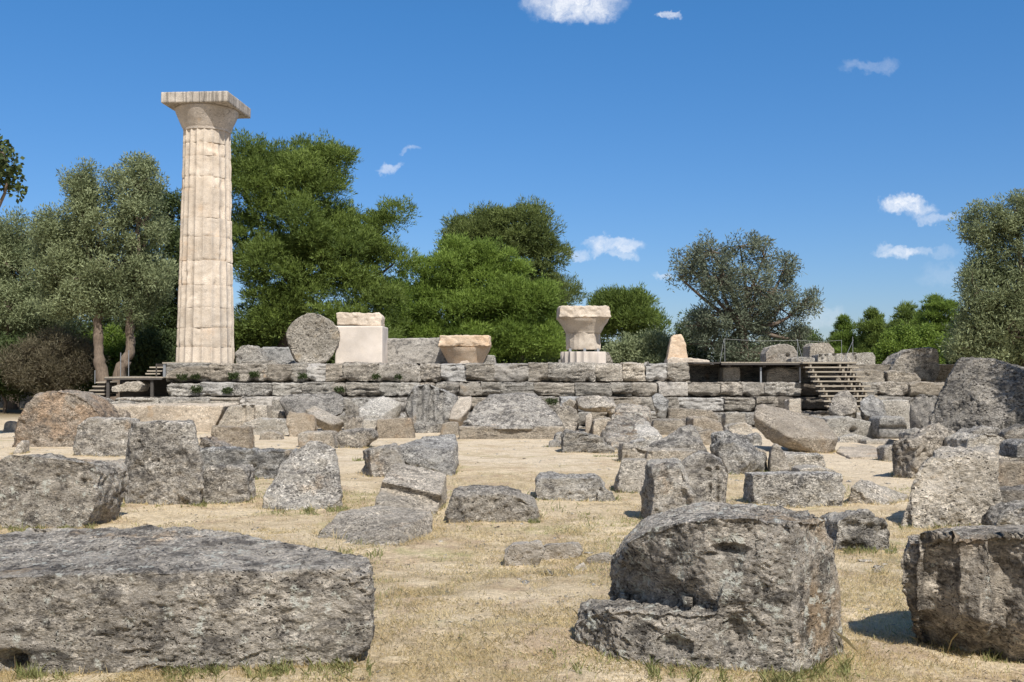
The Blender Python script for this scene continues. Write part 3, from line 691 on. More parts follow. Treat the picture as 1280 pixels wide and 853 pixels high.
# --- rubble at the foot of the platform
rock('stone_slab', 'long smooth foundation ledge with a jagged crack near its right end', 'ledge', G_FOOT, 'beige2',
     [E([(127, None), (127, 507), (281, 507), (270, 528), (264, None)], 31.5, 1.6, tap=1.0)], amp=.55, fine=1.0, vox=.04)
rock('stone_block', 'broken light block with dark upright flutes, right of the cracked ledge', 'stone block', G_FOOT, 'pale',
     [E([(267, None), (274, 526), (286, 507), (334, 506), (337, None)], 31.3, 1.3)], amp=.5, vox=.035,
     mods=[groove_x(P(304, 510, 31.3).x, .09, .12), groove_x(P(315, 510, 31.3).x, .09, .12)])
rock('stone_slab', 'low broken flat slab under the block with dark upright flutes', 'slab', G_FOOT, 'pale',
     [E([(300, None), (303, 528), (322, 522), (358, 524), (363, None)], 29.8, .9)], amp=.8, strata=.6)
rock('stone_slab', 'pale broken corner of slab between the fluted block and the dark sloped boulder', 'slab', G_FOOT, 'pale',
     [E([(331, None), (334, 512), (349, 511), (357, 522), (357, None)], 32.0, .9)], amp=.8)
rock('boulder', 'dark-faced sloping boulder at the platform foot, left of centre', 'boulder', G_FOOT, 'dark',
     [V3([(350, 501, 31.4), (351, 497, 31.6), (367, 493, 31.8), (417, 490, 32.2), (431, 499, 31.8), (431, 516, 31.4), (413, 523, 31.0), (372, 518, 31.0), (358, 515, 31.2), (360, 496, 33.0), (425, 492, 33.0), (425, 520, 33.0), (362, None, 32.6), (376, None, 31.6)])], amp=.9, fine=1.3)
rock('stone_slab', 'tilted broken slab under the right end of the dark-faced sloping boulder', 'slab', G_FOOT, 'warm',
     [V3([(379, 512, 30.4), (393, 508, 31), (413, 520, 30.6), (420, 531, 30.2), (410, 529, 30.0), (384, 517, 30.1), (400, 511, 31.6), (425, 522, 31.5), (425, None, 31), (412, None, 30.5), (430, 527, 30.6)])], amp=.7)
rock('rubble_stone', 'small brown rounded block in front of the dark-faced sloping boulder', 'stone', G_FOOT, 'warm',
     [E([(362, None), (357, 523), (362, 515), (391, 519), (394, 534), (390, None)], 28.8, .6, tap=.9)], amp=.8)
rock('stone_block', 'low brown-topped block on the sand, left one of a touching pair', 'stone block', G_FOOT, 'warm',
     [E([(374, None), (371, 544), (376, 540), (416, 540), (419, None)], 24.0, .8)], amp=.8, fine=1.5)
rock('stone_block', 'rough grey-brown block on the sand, right one of a touching pair', 'stone block', G_FOOT, 'grey',
     [E([(424, None), (419, 543), (426, 538), (464, 537), (470, 547), (452, None)], 23.4, .8)], amp=.9, fine=1.9)
rock('stone_slab', 'light smooth slab tilted against the platform foot', 'slab', G_FOOT, 'pale',
     [V3([(447, 512, 31.0), (462, 498, 32.0), (480, 494, 32.6), (503, 503, 32.0), (472, 523, 30.6), (449, 520, 30.8), (455, None, 31.2), (500, None, 32.2), (476, None, 30.8), (462, None, 32.6)])], amp=.45)
rock('stone_block', 'small grooved block before the light tilted slab', 'stone block', G_FOOT, 'grey',
     [E([(433, None), (433, 520), (455, 521), (456, None)], 30.2, .7)], amp=.6, mods=[groove_x(P(442, 525, 30.2).x, .06, .1)])
rock('stone_block', 'plain flat-faced tan block below the dark fluted drum fragment', 'stone block', G_FOOT, 'warm',
     [E([(470, None), (470, 524), (514, 522), (519, None)], 28.6, .8)], amp=.45, fine=.8)
rock('stone_block', 'little plain block at the left of the flat-faced tan block', 'stone block', G_FOOT, 'pale',
     [E([(452, None), (453, 524), (471, 524), (472, None)], 28.9, .7)], amp=.5)
rock('column_drum', 'upright fluted drum fragment with dark grooves and a brown broken foot', 'drum fragment', G_FOOT, 'grey',
     [V3([(504, 505, 31.5), (518, 484, 31.6), (535, 481, 31.6), (546, 486, 31.6), (572, 497, 31.8), (574, 523, 31.8), (560, 524, 31.4), (548, 530, 31.2), (545, None, 31.2), (521, None, 31.0), (512, 522, 31.2),
          (520, 482, 32.8), (560, 490, 33), (574, None, 33), (515, None, 32.8)])], amp=.6, fine=1.4, vox=.035,
     mods=[groove_x(P(p, 500, 31.5).x, .12, .15, zlo=-.25) for p in (512, 526, 539, 551)])
rock('rubble_stone', 'white broken splinter leaning between the dark fluted fragment and the huge drum', 'stone', G_FOOT, 'bleach',
     [V3([(560, 524, 30.9), (574, 525, 30.8), (590, 507, 31.0), (590, 495, 31.3), (574, 496, 31.3), (563, 510, 31.2), (588, 500, 32), (570, None, 31.8), (576, None, 31.6)])], amp=.4)
rock('rubble_stone', 'small tan stone squeezed under the white broken splinter', 'stone', G_FOOT, 'warm',
     [E([(549, None), (552, 530), (562, 527), (573, 527), (574, None)], 29.6, .7)], amp=.7)
rock('column_drum', 'huge grey drum lying on its side upon a thin base at the platform foot', 'column drum', G_FOOT, 'grey',
     [V3([(576, 530, 27.9), (583, 518, 28.3), (592, 507, 28.7), (612, 495, 29.2), (640, 493, 29.4), (668, 494, 29.3), (693, 515, 28.6), (704, 532, 27.9), (690, 534, 27.6), (640, 538, 27.3), (605, 535, 27.5), (612, 492, 30.6), (668, 491, 30.6), (590, 530, 30.2), (700, 530, 30.2)])], amp=.8, fine=1.5, vox=.035, sink=False)
rock('stone_slab', 'broad low base slab carrying the huge grey drum', 'slab', G_FOOT, 'course',
     [E([(574, None), (574, 534), (600, 537), (640, 541), (690, 537), (706, 534), (706, None)], 27.5, 2.3, tap=1)], amp=.5, fine=1.4, vox=.035)
rock('boulder', 'rough grey boulder right of the huge drum on its base', 'boulder', G_FOOT, 'grey',
     [E([(706, None), (692, 512), (706, 504), (722, 511), (725, 524), (716, None)], 29.5, .8, tap=.85)], amp=1.1, fine=1.7)
rock('boulder', 'dark boulder bridging a black gap under the platform wall', 'boulder', G_FOOT, 'grey',
     [V3([(718, 498, 32.4), (748, 494, 32.4), (763, 505, 32.2), (772, 508, 32.4), (768, 518, 32.4), (758, 509, 32.0), (728, 511, 32.0), (722, 507, 32.2), (725, 494, 33.8), (765, 497, 33.8), (770, 512, 33.8), (724, 512, 33.8)])], amp=.9, sink=False)
rock('stone_block', 'supporting stone at the right of the black gap under the dark boulder', 'stone block', G_FOOT, 'dark',
     [E([(756, None), (762, 512), (775, 508), (778, None)], 32.8, .8)], amp=.8)
rock('rubble_stone', 'small pale upright stone in front of the black gap', 'stone', G_FOOT, 'bleach',
     [E([(731, None), (732, 519), (738, 515), (741, 519), (740, None)], 30.8, .35, tap=.85)], amp=.6)
rock('rubble_stone', 'flat pale stone lying beside the small pale upright one', 'stone', G_FOOT, 'pale',
     [E([(741, None), (742, 524), (765, 522), (766, 530), (752, None)], 30.0, .8)], amp=.8)
rock('boulder', 'big sloping pitted boulder at the platform foot, right of the black gap', 'boulder', G_FOOT, 'near',
     [V3([(752, None, 23.4), (752, 542, 23.6), (768, 513, 26.0), (780, 507, 26.6), (808, 509, 26.6), (813, 518, 26.0), (806, 536, 24.4), (792, 550, 23.2), (776, None, 22.6), (775, 507, 27.4), (812, 511, 27.6), (812, None, 27.4), (760, None, 26.5)])], amp=1.0, fine=1.9, vox=.03)
rock('rubble_stone', 'light hollowed stone against the right flank of the big sloping pitted boulder', 'stone', G_FOOT, 'pale',
     [V3([(790, 548, 23.2), (794, 530, 24.6), (808, 526, 25), (824, 540, 24.2), (830, 548, 23.4), (812, None, 23.2), (790, None, 23.4), (822, None, 24.6), (800, None, 25)])], amp=1.0, mods=[dent(P(812, 550, 23.2), (.18, .4, .12), .3)])
rock('stone_block', 'layered crumbling low block in front of the big sloping pitted boulder', 'stone block', G_FOOT, 'course',
     [E([(704, None), (703, 545), (708, 539), (728, 540), (752, 547), (768, 560), (770, None)], 21.9, 1.0)], amp=1.0, strata=1.2, fine=1.6)
rock('boulder', 'dark rounded boulder half under the platform wall, right of the big sloping boulder', 'boulder', G_FOOT, 'dark',
     [V3([(814, 497, 32.6), (822, 492, 32.8), (834, 498, 32.6), (836, 516, 32.4), (822, 510, 32.2), (815, 505, 32.3), (820, 494, 33.8), (836, 500, 33.8), (833, None, 33.4), (826, None, 32.6)])], amp=.9)
rock('stone_slab', 'long light slab leaning level against the wall, right of the dark rounded boulder', 'slab', G_FOOT, 'course',
     [E([(835, None), (836, 510), (890, 512), (898, 521), (900, None)], 32.2, 1.2)], amp=.5, strata=.6)
rock('stone_slab', 'yellowish layered low slab below the long light slab', 'slab', G_FOOT, 'course',
     [E([(812, None), (817, 525), (854, 523), (862, None)], 29.4, 1.4)], amp=.8, strata=1.2)
rock('stone_block', 'tan crumbling block right of the yellowish layered slab', 'stone block', G_FOOT, 'warm',
     [E([(864, None), (866, 522), (882, 521), (902, 530), (905, None)], 28.6, 1.3)], amp=1.0, fine=1.5)
rock('boulder', 'dark rounded rock just below the wooden stairs', 'boulder', G_FOOT, 'grey',
     [V3([(1035, 513, 28.8), (1038, 499, 29), (1047, 490, 29.2), (1060, 487, 29.3), (1072, 499, 29), (1073, 516, 28.6), (1050, 522, 28.2), (1055, 493, 30.2), (1072, 505, 30.2), (1068, None, 30), (1042, None, 30)])], amp=.9, fine=1.5)
rock('column_drum', 'tilted drum fragment with curved flutes, right of the dark rounded rock', 'drum fragment', G_FOOT, 'dark',
     [V3([(1073, 497, 28.8), (1086, 487, 29.2), (1104, 502, 29), (1108, 518, 28.6), (1100, 526, 28.2), (1080, 518, 28.2), (1074, 510, 28.4), (1088, 491, 30.2), (1108, 508, 30.2), (1106, None, 30), (1080, None, 30)])], amp=.7, fine=1.3)
rock('stone_block', 'big flat-faced light block with a square hole, below the stairs', 'stone block', G_FOOT, 'pale',
     [E([(1030, None), (1034, 523), (1060, 521), (1100, 530), (1100, None)], 27.2, 1.5)], amp=.6, fine=1.4, vox=.035, mods=[dent(P(1066, 539, 27.2), (.10, .3, .10), .22)])
rock('column_drum', 'dark drum lying on its side with horizontal flutes, before the right wall end', 'drum fragment', G_FOOT, 'dark',
     [E([(1100, 549), (1099, 524), (1104, 520), (1131, 521), (1136, 534), (1130, 549)], 26.6, .9)], amp=.3, fine=.6, sink=False, mods=[lambda co, no, z=P(1115, 536, 26.6).z: co + np.stack([0 * co[:, 0], .12 * np.exp(-((co[:, 2] - z) / .06) ** 2) * (no[:, 1] < -.3), 0 * co[:, 0]], 1)])
rock('stone_block', 'plain light block supporting the dark horizontally fluted drum', 'stone block', G_FOOT, 'pale',
     [E([(1098, None), (1099, 551), (1128, 551), (1130, None)], 26.9, .9)], amp=.6)
rock('stone_block', 'small square light block in a dark niche left of the wooden stairs', 'stone block', G_FOOT, 'pale',
     [E([(985, None), (986, 498), (1002, 497), (1003, None)], 33.4, .7)], amp=.5)

rock('rubble_stone', 'small brown stone lying behind the squat block, before the cracked ledge', 'stone', G_FOOT, 'drum',
     [E([(142, None), (144, 514), (150, 510), (158, 512), (160, None)], 30.3, .5, tap=.8)], amp=.8)
rock('column_drum', 'dark fluted drum piece leaning against the left side of the giant boulder', 'drum fragment', G_RIGHT, 'dark',
     [V3([(1137, 530, 24.0), (1136, 500, 24.2), (1150, 492, 24.4), (1170, 494, 24.2), (1176, 520, 23.6), (1160, 535, 23.4), (1140, None, 24.0), (1170, None, 23.6), (1150, 494, 25.3), (1176, 498, 25.3), (1176, None, 25), (1140, None, 25.2)])], amp=.6,
     mods=[groove_x(P(px_, 510, 24).x, .09, .10) for px_ in (1145, 1156, 1167)])
rock('stone_slab', 'smooth light ledge slab above the dark horizontally fluted drum', 'slab', G_FOOT, 'pale',
     [E([(1100, None), (1102, 500), (1138, 499), (1150, 506), (1150, None)], 31.0, 1.4)], amp=.5)
for (lab, pts_, d_, T_, mt_) in [
    ('grey angular stone wedged between the dark boulder and the wall, left of the black gap', [(700, None), (702, 504), (712, 498), (722, 502), (724, None)], 33.2, .7, 'grey'),
    ('tan broken stone at the left foot of the big sloping pitted boulder', [(748, None), (752, 540), (760, 534), (768, 545), (768, None)], 25.5, .6, 'warm'),
    ('flat grey stone lying in front of the long light slab by the wall', [(842, None), (848, 526), (870, 523), (884, 530), (888, None)], 30.4, .8, 'grey'),
    ('squarish light stone at the wall foot, right of the tan crumbling block', [(905, None), (907, 516), (932, 515), (938, None)], 33.4, .8, 'course'),
    ('low rough stone half buried before the wall, left of the huge tilted slab', [(903, None), (910, 532), (925, 527), (940, 533), (942, None)], 30.0, .8, 'pale'),
    ('brown flat stone in the gap behind the right-sloping grey boulder', [(868, None), (874, 540), (890, 536), (902, 541), (904, None)], 24.6, .7, 'warm'),
    ('grey block end sticking out beneath the dark triangular boulder on its left', [(786, None), (790, 551), (808, 548), (822, 556), (824, None)], 21.0, .7, 'grey'),
    ('dark slanting stone behind the long gnawed ledge block', [(826, None), (832, 548), (848, 541), (858, 550), (860, None)], 22.8, .7, 'dark'),
    ('small grey block against the broad base slab of the huge drum', [(690, None), (694, 541), (704, 539), (708, None)], 25.6, .5, 'grey'),
    ('grey broken block on the left of the cracked foundation ledge, below the boardwalk', [(128, None), (130, 503), (152, 500), (166, 503), (168, None)], 33.0, .8, 'course'),
    ('low rubble block at the wall foot left of the dark-faced sloping boulder', [(336, None), (339, 500), (352, 498), (358, None)], 33.6, .7, 'course'),
    ('wide flat rubble slab at the wall foot above the cracked ledge', [(196, None), (200, 502), (250, 500), (262, 504), (262, None)], 34.0, .7, 'pale'),
    ('knobbly stone between the dark-faced boulder and the light tilted slab', [(428, None), (431, 504), (440, 500), (450, 507), (450, None)], 32.6, .6, 'grey'),
    ('broken brown stone between the grooved block and the flat-faced tan block', [(455, None), (457, 511), (466, 507), (474, 514), (474, None)], 31.4, .6, 'warm'),
    ('rough stone at the foot of the stairs, left of the flat-faced light block', [(1008, None), (1012, 522), (1026, 518), (1036, 524), (1038, None)], 29.4, .9, 'grey'),
    ('long flat stone under the right end of the huge tilted slab', [(1046, None), (1050, 546), (1075, 543), (1090, 548), (1092, None)], 26.2, .6, 'pale'),
    ('tan stone between the peaked boulder and the thin paving slab', [(1104, None), (1106, 560), (1116, 556), (1124, 562), (1126, None)], 19.5, .5, 'warm'),
    ('small grey chunk left of the layered crumbling block on the sand', [(684, None), (687, 552), (695, 549), (702, 553), (703, None)], 23.8, .5, 'grey'),
    ('grey slabby stone lying before the tan crumbling block', [(846, None), (852, 534), (868, 532), (880, 537), (882, None)], 26.4, .8, 'course'),
    ('rounded grey stone tucked under the left edge of the huge tilted slab', [(934, None), (937, 545), (946, 541), (954, 547), (955, None)], 24.0, .6, 'grey'),
    ('low flat brown stone on the sand left of the pointed stone', [(925, None), (930, 562), (945, 559), (958, 564), (960, None)], 19.6, .5, 'warm'),
    ('light broken stone below the smooth light ledge slab on the right', [(1134, None), (1138, 540), (1150, 535), (1162, 542), (1164, None)], 21.8, .7, 'pale'),
    ('chunky grey stone right of the peaked boulder, under the giant one', [(1206, None), (1214, 540), (1232, 530), (1252, 536), (1258, None)], 17.0, .9, 'grey'),
    ('dark stone in the shade at the right edge below the giant boulder', [(1252, None), (1258, 540), (1285, 528), (1320, 540), (1322, None)], 16.6, 1.0, 'dark'),
    ('small tan block right of the white-streaked tan block', [(322, None), (325, 541), (340, 538), (352, 543), (353, None)], 27.0, .5, 'warm'),
    ('grey broken slab just below the boardwalk, before the left steps', [(100, None), (104, 497), (122, 493), (134, 498), (136, None)], 34.5, .8, 'grey'),
    ('grey rubble stone behind the broad light boulder, in the shade of the giant one', [(1180, None), (1186, 552), (1200, 547), (1212, 555), (1214, None)], 17.0, .5, 'dark')]:
    rock('rubble_stone', lab, 'stone', G_FOOT if d_ > 24 else G_RIGHT, mt_, [E(pts_, d_, T_, tap=.88)], amp=1.0, fine=1.6)

# ------------------------------------------------------------------ temple platform: courses of blocks round a rubble core
ZT = 1.685
C_Z = [(ZT, .97), (.965, .435), (.43, -.08), (-.085, -.58), (-.585, -.95)]
C_Y = [36.5, 36.05, 35.5, 35.0, 34.6]
platform = empty('temple_platform', (1.0, 37, -.7), 'broad stepped grey platform of ancient temple blocks running across the whole scene', 'temple platform')
POFF = Vector((1.0, 37, -.7))
def pcore(name, x0, x1, y0, y1, z0, z1, mat='rubble_core'):
    b = MB()
    # a coarsely gridded, roughened box so that gaps between blocks show rubble and not a smooth face
    me = hull_mesh([[Vector((x, y, z)) for x in (x0, x1) for y in (y0, y1) for z in (z0, z1)]], name)
    me = remeshed(me, .11, 0)
    weather(me, 1.0, .8, 0, len(name), 1.5)
    n = len(me.vertices); co = np.empty(n * 3, np.float32); me.vertices.foreach_get('co', co)
    co = co.reshape(-1, 3) - np.array(POFF, dtype=np.float32); me.vertices.foreach_set('co', co.ravel()); me.update()
    return link(name, me, M[mat], platform)
core = MB().box(-12.6, 40, 37.9, 100, -.9, ZT - .06)
core.build('paved_top', M['course'], None)
bpy.data.objects['paved_top'].parent = platform
bpy.data.objects['paved_top'].location = -POFF
BR = random.Random(5)
def bites(x0, x1, y, zb, zt, seed):
    r_ = random.Random(seed); H = zt - zb
    spots = [((r_.choice([x0, x1, r_.uniform(x0, x1)]), y, r_.choice([zb, zb, zt])), (r_.uniform(.08, .30), .25, r_.uniform(.05, .16)), r_.uniform(.12, .42)) for _ in range(r_.randint(2, 5))]
    cr = [(r_.uniform(zb + .12, zt - .1), r_.uniform(.012, .03), r_.uniform(.02, .09)) for _ in range(r_.randint(1, 3))]
    def f(co, no):
        c = co.copy(); front = ss(.75, 0, co[:, 1] - y)
        for p_, rr_, dep in spots: c[:, 1] += dep * front * np.exp(-(((co - np.array(p_)) / np.array(rr_)) ** 2).sum(1) * 1.5)
        lo = np.clip((zb + .16 - co[:, 2]) / .16, 0, 1)
        c[:, 1] += front * lo * .14 * np.clip(fbm(np.stack([co[:, 0] * 1.3, 0 * co[:, 0], 0 * co[:, 0] + seed], 1), 3, 77), 0, 1)
        for zc_, w_, dep in cr:
            c[:, 1] += front * dep * np.exp(-((co[:, 2] - zc_ - .05 * vnoise(np.stack([co[:, 0] * 2.5, 0 * co[:, 0], 0 * co[:, 0] + seed], 1), 3)) / w_) ** 2) * np.clip(.4 + fbm(np.stack([co[:, 0] * 1.1, 0 * co[:, 0], 0 * co[:, 0] + seed + 9], 1), 2, 5), 0, 1)
        c[:, 1] += front * .05 * fbm(np.stack([co[:, 0] * .9, 0 * co[:, 0], co[:, 2] * 2.0], 1), 3, 31)
        return c
    return f
def course_blocks(ci, edges, x_of, depth=.95, chip=1.0, drop=(), mats=('course', 'course', 'course', 'grey', 'pale', 'ashlar'), parent=None):
    zt, zb = C_Z[ci]; y = C_Y[ci]
    for k in range(len(edges) - 1):
        if k in drop: continue
        a, b = edges[k], edges[k + 1]
        x0, x1 = x_of(a), x_of(b)
        yj = y + BR.uniform(-.05, .05); tj = BR.uniform(-.04, .02); g = BR.choice([-.05, -.035, -.02, .004, .02])
        pts = [Vector((x0 + g, yj, zb + .01)), Vector((x1 - g, yj + BR.uniform(-.03, .03), zb + .01)), Vector((x1 - g, yj, zt + tj + BR.uniform(-.03, .01))), Vector((x0 + g, yj, zt + tj)),
               Vector((x0 + g, yj + depth, zb)), Vector((x1 - g, yj + depth, zb)), Vector((x1 - g, yj + depth, zt + tj)), Vector((x0 + g, yj + depth, zt + tj))]
        SEED[0] += 1
        me = remeshed(hull_mesh([pts], 'stone_block', BR.choice([0, 1, 2, 3]), SEED[0]), .034, 1)
        weather(me, .7, .65 * chip, BR.choice([.6, 1.2, 2.0]), SEED[0], 2.0, edge=BR.choice([.4, .8, 1.8]), mods=[bites(x0, x1, y, zb, zt, SEED[0])])
        c = Vector(((x0 + x1) / 2, y + .4, zb))
        n = len(me.vertices); co = np.empty(n * 3, np.float32); me.vertices.foreach_get('co', co)
        co = co.reshape(-1, 3) - np.array(c, dtype=np.float32); me.vertices.foreach_set('co', co.ravel()); me.update()
        o = link('stone_block', me, M[BR.choice(mats)], parent, c - POFF - parent.location)
def at_x(ci): return lambda px: (px - 640) / F_PX * C_Y[ci]
def rand_edges(a, b, lo, hi):
    e = [a]
    while e[-1] < b - hi: e.append(e[-1] + BR.uniform(lo, hi))
    return e + [b]
c1 = pcore('course', -12.5, 6.3, 36.78, 38.2, .99, ZT - .10)
course_blocks(0, [206, 262, 290, 336, 363, 384, 407, 430, 472, 524, 551, 582, 618, 660, 686, 714, 744, 778, 808, 835, 862], at_x(0), parent=c1)
c2 = pcore('course', -12.5, 15.5, 36.35, 38.3, .46, .93)
course_blocks(1, [207, 250, 292, 340, 378, 415, 432, 474, 524, 543, 575, 602, 625, 668, 718, 765, 790, 822, 861, 900, 928, 955, 1002], at_x(1), parent=c2)
course_blocks(1, [1078, 1098, 1138, 1182, 1215], at_x(1), parent=c2)
c3 = pcore('course', -14.2, 15.8, 35.85, 37, -.06, .40)
course_blocks(2, [143, 200, 262, 300, 352, 392, 440, 478, 530, 570, 610, 655, 700, 748, 800, 848, 905, 944, 974], at_x(2), parent=c3)
course_blocks(2, [1040, 1085, 1140, 1200], at_x(2), parent=c3, mats=('grey', 'dark', 'course'))
c4 = pcore('course', -14.6, 16.0, 35.35, 36.5, -.56, -.10)
course_blocks(3, [128, 180, 240, 290, 350, 400, 460, 510, 570, 640, 700, 740, 800, 850, 900, 960, 1010, 1070, 1130, 1200], at_x(3), parent=c4)
c5 = pcore('course', -14.8, 16.2, 34.95, 36, -1.0, -.6)
course_blocks(4, rand_edges(120, 1220, 40, 75), at_x(4), parent=c5)
# left side return of the courses (steps down the left flank)
for ci, xx in ((0, -13.05), (1, -12.9), (2, -14.4), (3, -14.8)):
    b = MB().box(xx, -12.4, C_Y[ci] + .9, 95, C_Z[ci][1], C_Z[ci][0] - .03)
    o = b.build('flank_course', M['course'], None); o.parent = platform; o.location = -POFF
# upper blocks right of the stairs and under the deck
def top_rock(name, label, cat, mat, pieces, **k):
    return rock(name, label, cat, G_TOP, mat, pieces, sink=False, **k)
top_rock('stone_block', 'square light pier block under the left end of the wooden deck', 'stone block', 'pale', [E([(904, 477), (904, 459), (925, 459), (926, 477)], 36.7, 1.0)], amp=.4, vox=.035)
top_rock('stone_block', 'wide rough pier block under the middle of the wooden deck', 'stone block', 'course', [E([(958, 478), (959, 463), (975, 459), (999, 463), (998, 478)], 36.6, 1.0)], amp=.7, vox=.035)
top_rock('stone_block', 'rough top-course block right of the wooden stairs, chipped face', 'stone block', 'course', [E([(1068, 479), (1070, 466), (1080, 461), (1106, 463), (1108, 480)], 36.6, 1.2)], amp=1.1, vox=.035)
top_rock('stone_block', 'low rounded top-course block below the big shoulder-shaped boulder', 'stone block', 'course', [E([(1109, 480), (1109, 465), (1120, 463), (1146, 467), (1152, 475), (1150, 480)], 36.6, 1.0)], amp=1.1, vox=.035)
# ------------------------------------------------------------------ the standing column
def flute_ring(R, nth, wear, seed, z, nfl=20, depth=.055):
    th = np.linspace(0, 2 * math.pi, nth, endpoint=False)
    t = (th * nfl / (2 * math.pi)) % 1.0
    cup = 1 - (2 * t - 1) ** 2
    return th, R * (1 - depth * wear * cup)
def column_shaft(x0, y0, zs, rad, wear_f, seed, nth=240, dz=.045, chips=1.0, rot=0.0):
    """one drum between zs = (z0, z1): closed fluted mesh, local to (x0, y0, z0)"""
    z0, z1 = zs; nz = max(3, int((z1 - z0) / dz)); zz = np.linspace(z0, z1, nz)
    th = np.linspace(0, 2 * math.pi, nth, endpoint=False)
    V = []
    for i, z in enumerate(zz):
        R = rad(z)
        t = ((th + rot) * 20 / (2 * math.pi)) % 1.0
        cup = 1 - (2 * t - 1) ** 2
        pw = np.stack([np.cos(th) * R + x0, np.sin(th) * R + y0, np.full(nth, z)], 1)
        wear = np.clip(wear_f(th, z) + .26 * vnoise(pw * 1.1, 40), 0, 1)
        r = R * (1 - .092 * cup * (1 - wear) - .046 * wear)
        r -= .012 * chips * fbm(pw * 3.0, 3, seed + 2)
        big = np.clip(fbm(pw * np.array([1.6, 1.6, 1.2]), 3, seed + 5) - .42, 0, 1)
        r -= .09 * chips * big
        edge = min(i, nz - 1 - i)
        if edge < 2:
            r -= (.006 if edge == 0 else .0) + (.06 if edge == 0 else .03) * chips * np.clip(fbm(pw * 3.0 * np.array([1, 1, .3]), 3, seed + 9) - .25, 0, 1)
        V.append(np.stack([np.cos(th) * r, np.sin(th) * r, np.full(nth, z - z0)], 1))
    V = np.concatenate(V)
    i, k = np.meshgrid(np.arange(nz - 1), np.arange(nth), indexing='ij')
    k2 = (k + 1) % nth
    Fq = np.stack([i * nth + k, i * nth + k2, (i + 1) * nth + k2, (i + 1) * nth + k], -1).reshape(-1, 4)
    nb = len(V); V = np.concatenate([V, [[0, 0, 0], [0, 0, z1 - z0]]])
    kk = np.arange(nth); k2 = (kk + 1) % nth
    bot = np.stack([np.full(nth, nb), k2, kk, np.full(nth, nb)], 1); top = np.stack([np.full(nth, nb + 1), (nz - 1) * nth + kk, (nz - 1) * nth + k2, np.full(nth, nb + 1)], 1)
    me = bpy.data.meshes.new('drum')
    me.from_pydata([tuple(v) for v in V], [], [tuple(f) for f in Fq.tolist()] + [tuple(f[:3]) for f in bot.tolist()] + [tuple(f[:3]) for f in top.tolist()])
    me.update()
    me.polygons.foreach_set('use_smooth', np.ones(len(me.polygons), dtype=bool)); me.set_sharp_from_angle(angle=math.radians(38))
    return me
def lathe_mesh(prof, nth, seed, amp=.012, name='echinus'):
    """prof: list of (r, z)"""
    P2 = []
    for (r0, a), (r1, b) in zip(prof[:-1], prof[1:]):
        n = max(2, int(math.hypot(r1 - r0, b - a) / .05))
        for q in range(n): P2.append((r0 + (r1 - r0) * q / n, a + (b - a) * q / n))
    P2.append(prof[-1]); nz = len(P2)
    th = np.linspace(0, 2 * math.pi, nth, endpoint=False); V = []
    for r, z in P2:
        pw = np.stack([np.cos(th) * r, np.sin(th) * r, np.full(nth, z)], 1)
        rr = r - amp * fbm(pw * 2.5, 3, seed) - 3 * amp * np.clip(fbm(pw * 1.5, 2, seed + 3) - .5, 0, 1)
        V.append(np.stack([np.cos(th) * rr, np.sin(th) * rr, np.full(nth, z)], 1))
    V = np.concatenate(V)
    i, k = np.meshgrid(np.arange(nz - 1), np.arange(nth), indexing='ij'); k2 = (k + 1) % nth
    Fq = np.stack([i * nth + k, i * nth + k2, (i + 1) * nth + k2, (i + 1) * nth + k], -1).reshape(-1, 4)
    me = bpy.data.meshes.new(name)
    me.from_pydata([tuple(v) for v in V], [], [tuple(f) for f in Fq.tolist()] + [tuple(range(nth))[::-1], tuple(range((nz - 1) * nth, nz * nth))])
    me.update(); me.polygons.foreach_set('use_smooth', np.ones(len(me.polygons), dtype=bool)); me.set_sharp_from_angle(angle=math.radians(40))
    return me
def worn_box(sx, sy, sz, seed, name, chip=1.0, vox=.035):
    me = hull_mesh([[Vector((x, y, z)) for x in (-sx / 2, sx / 2) for y in (-sy / 2, sy / 2) for z in (0, sz)]], name)
    me = remeshed(me, vox, 1); weather(me, .5, .35 * chip, 0, seed, 1.0, edge=1.6 * chip)
    return me

CX, CY = (256.8 - 640) / F_PX * 38.1, 38.1
zb = ZT - .02
def zc(py): return P(256, py, CY - 1.0).z
z_neck = zc(159)
colo = empty('doric_column', (CX, CY, zb), 'tall restored cream fluted column with its square-topped capital, the only one standing', 'column')
def col_rad(z):
    u = (z - zb) / (z_neck - zb)
    return 1.125 * (1 - .195 * u - .03 * u * (u - 1) * -1) * (1.0)
joints = [452, 434, 409.6, 384, 356, 325, 295, 271, 234, 219, 193, 176, 159]
zz = [zb] + [zc(j) for j in joints[1:]]
for k in range(len(zz) - 1):
    fresh = k == 0
    def wf(th, z, k=k):
        # the right front of the shaft is worn smooth; left flutes stay crisp
        d = np.cos(th - math.radians(-62))
        return (np.clip((d - .5) * 1.3, 0, .55) if k else np.clip(d * .2, 0, .15)) - .22
    me = column_shaft(CX, CY, (zz[k], zz[k + 1]), col_rad, wf, 40 + k * 3, chips=.25 if fresh else 1.0, rot=.12)
    link('drum', me, M['marble'], colo, (0, 0, zz[k] - zb))
rn = col_rad(z_neck)
z_ab0 = zc(130.5); ech_h = z_ab0 - z_neck
prof = [(rn * .99, 0), (rn * 1.0, ech_h * .10), (rn * 1.03, ech_h * .16), (rn * 1.10, ech_h * .34), (rn * 1.22, ech_h * .62), (rn * 1.30, ech_h * .82), (rn * 1.335, ech_h * .95), (rn * 1.31, ech_h)]
ech = link('echinus', lathe_mesh(prof, 128, 3, .010), M['marble2'], colo, (0, 0, z_neck - zb))
abw = 2.62; abh = zc(117) - z_ab0
ab = link('abacus', worn_box(abw, abw, abh, 9, 'abacus', .45, .03), M['abacus'], ech, (0, 0, ech_h))
ab.rotation_euler = (0, 0, math.radians(-4))

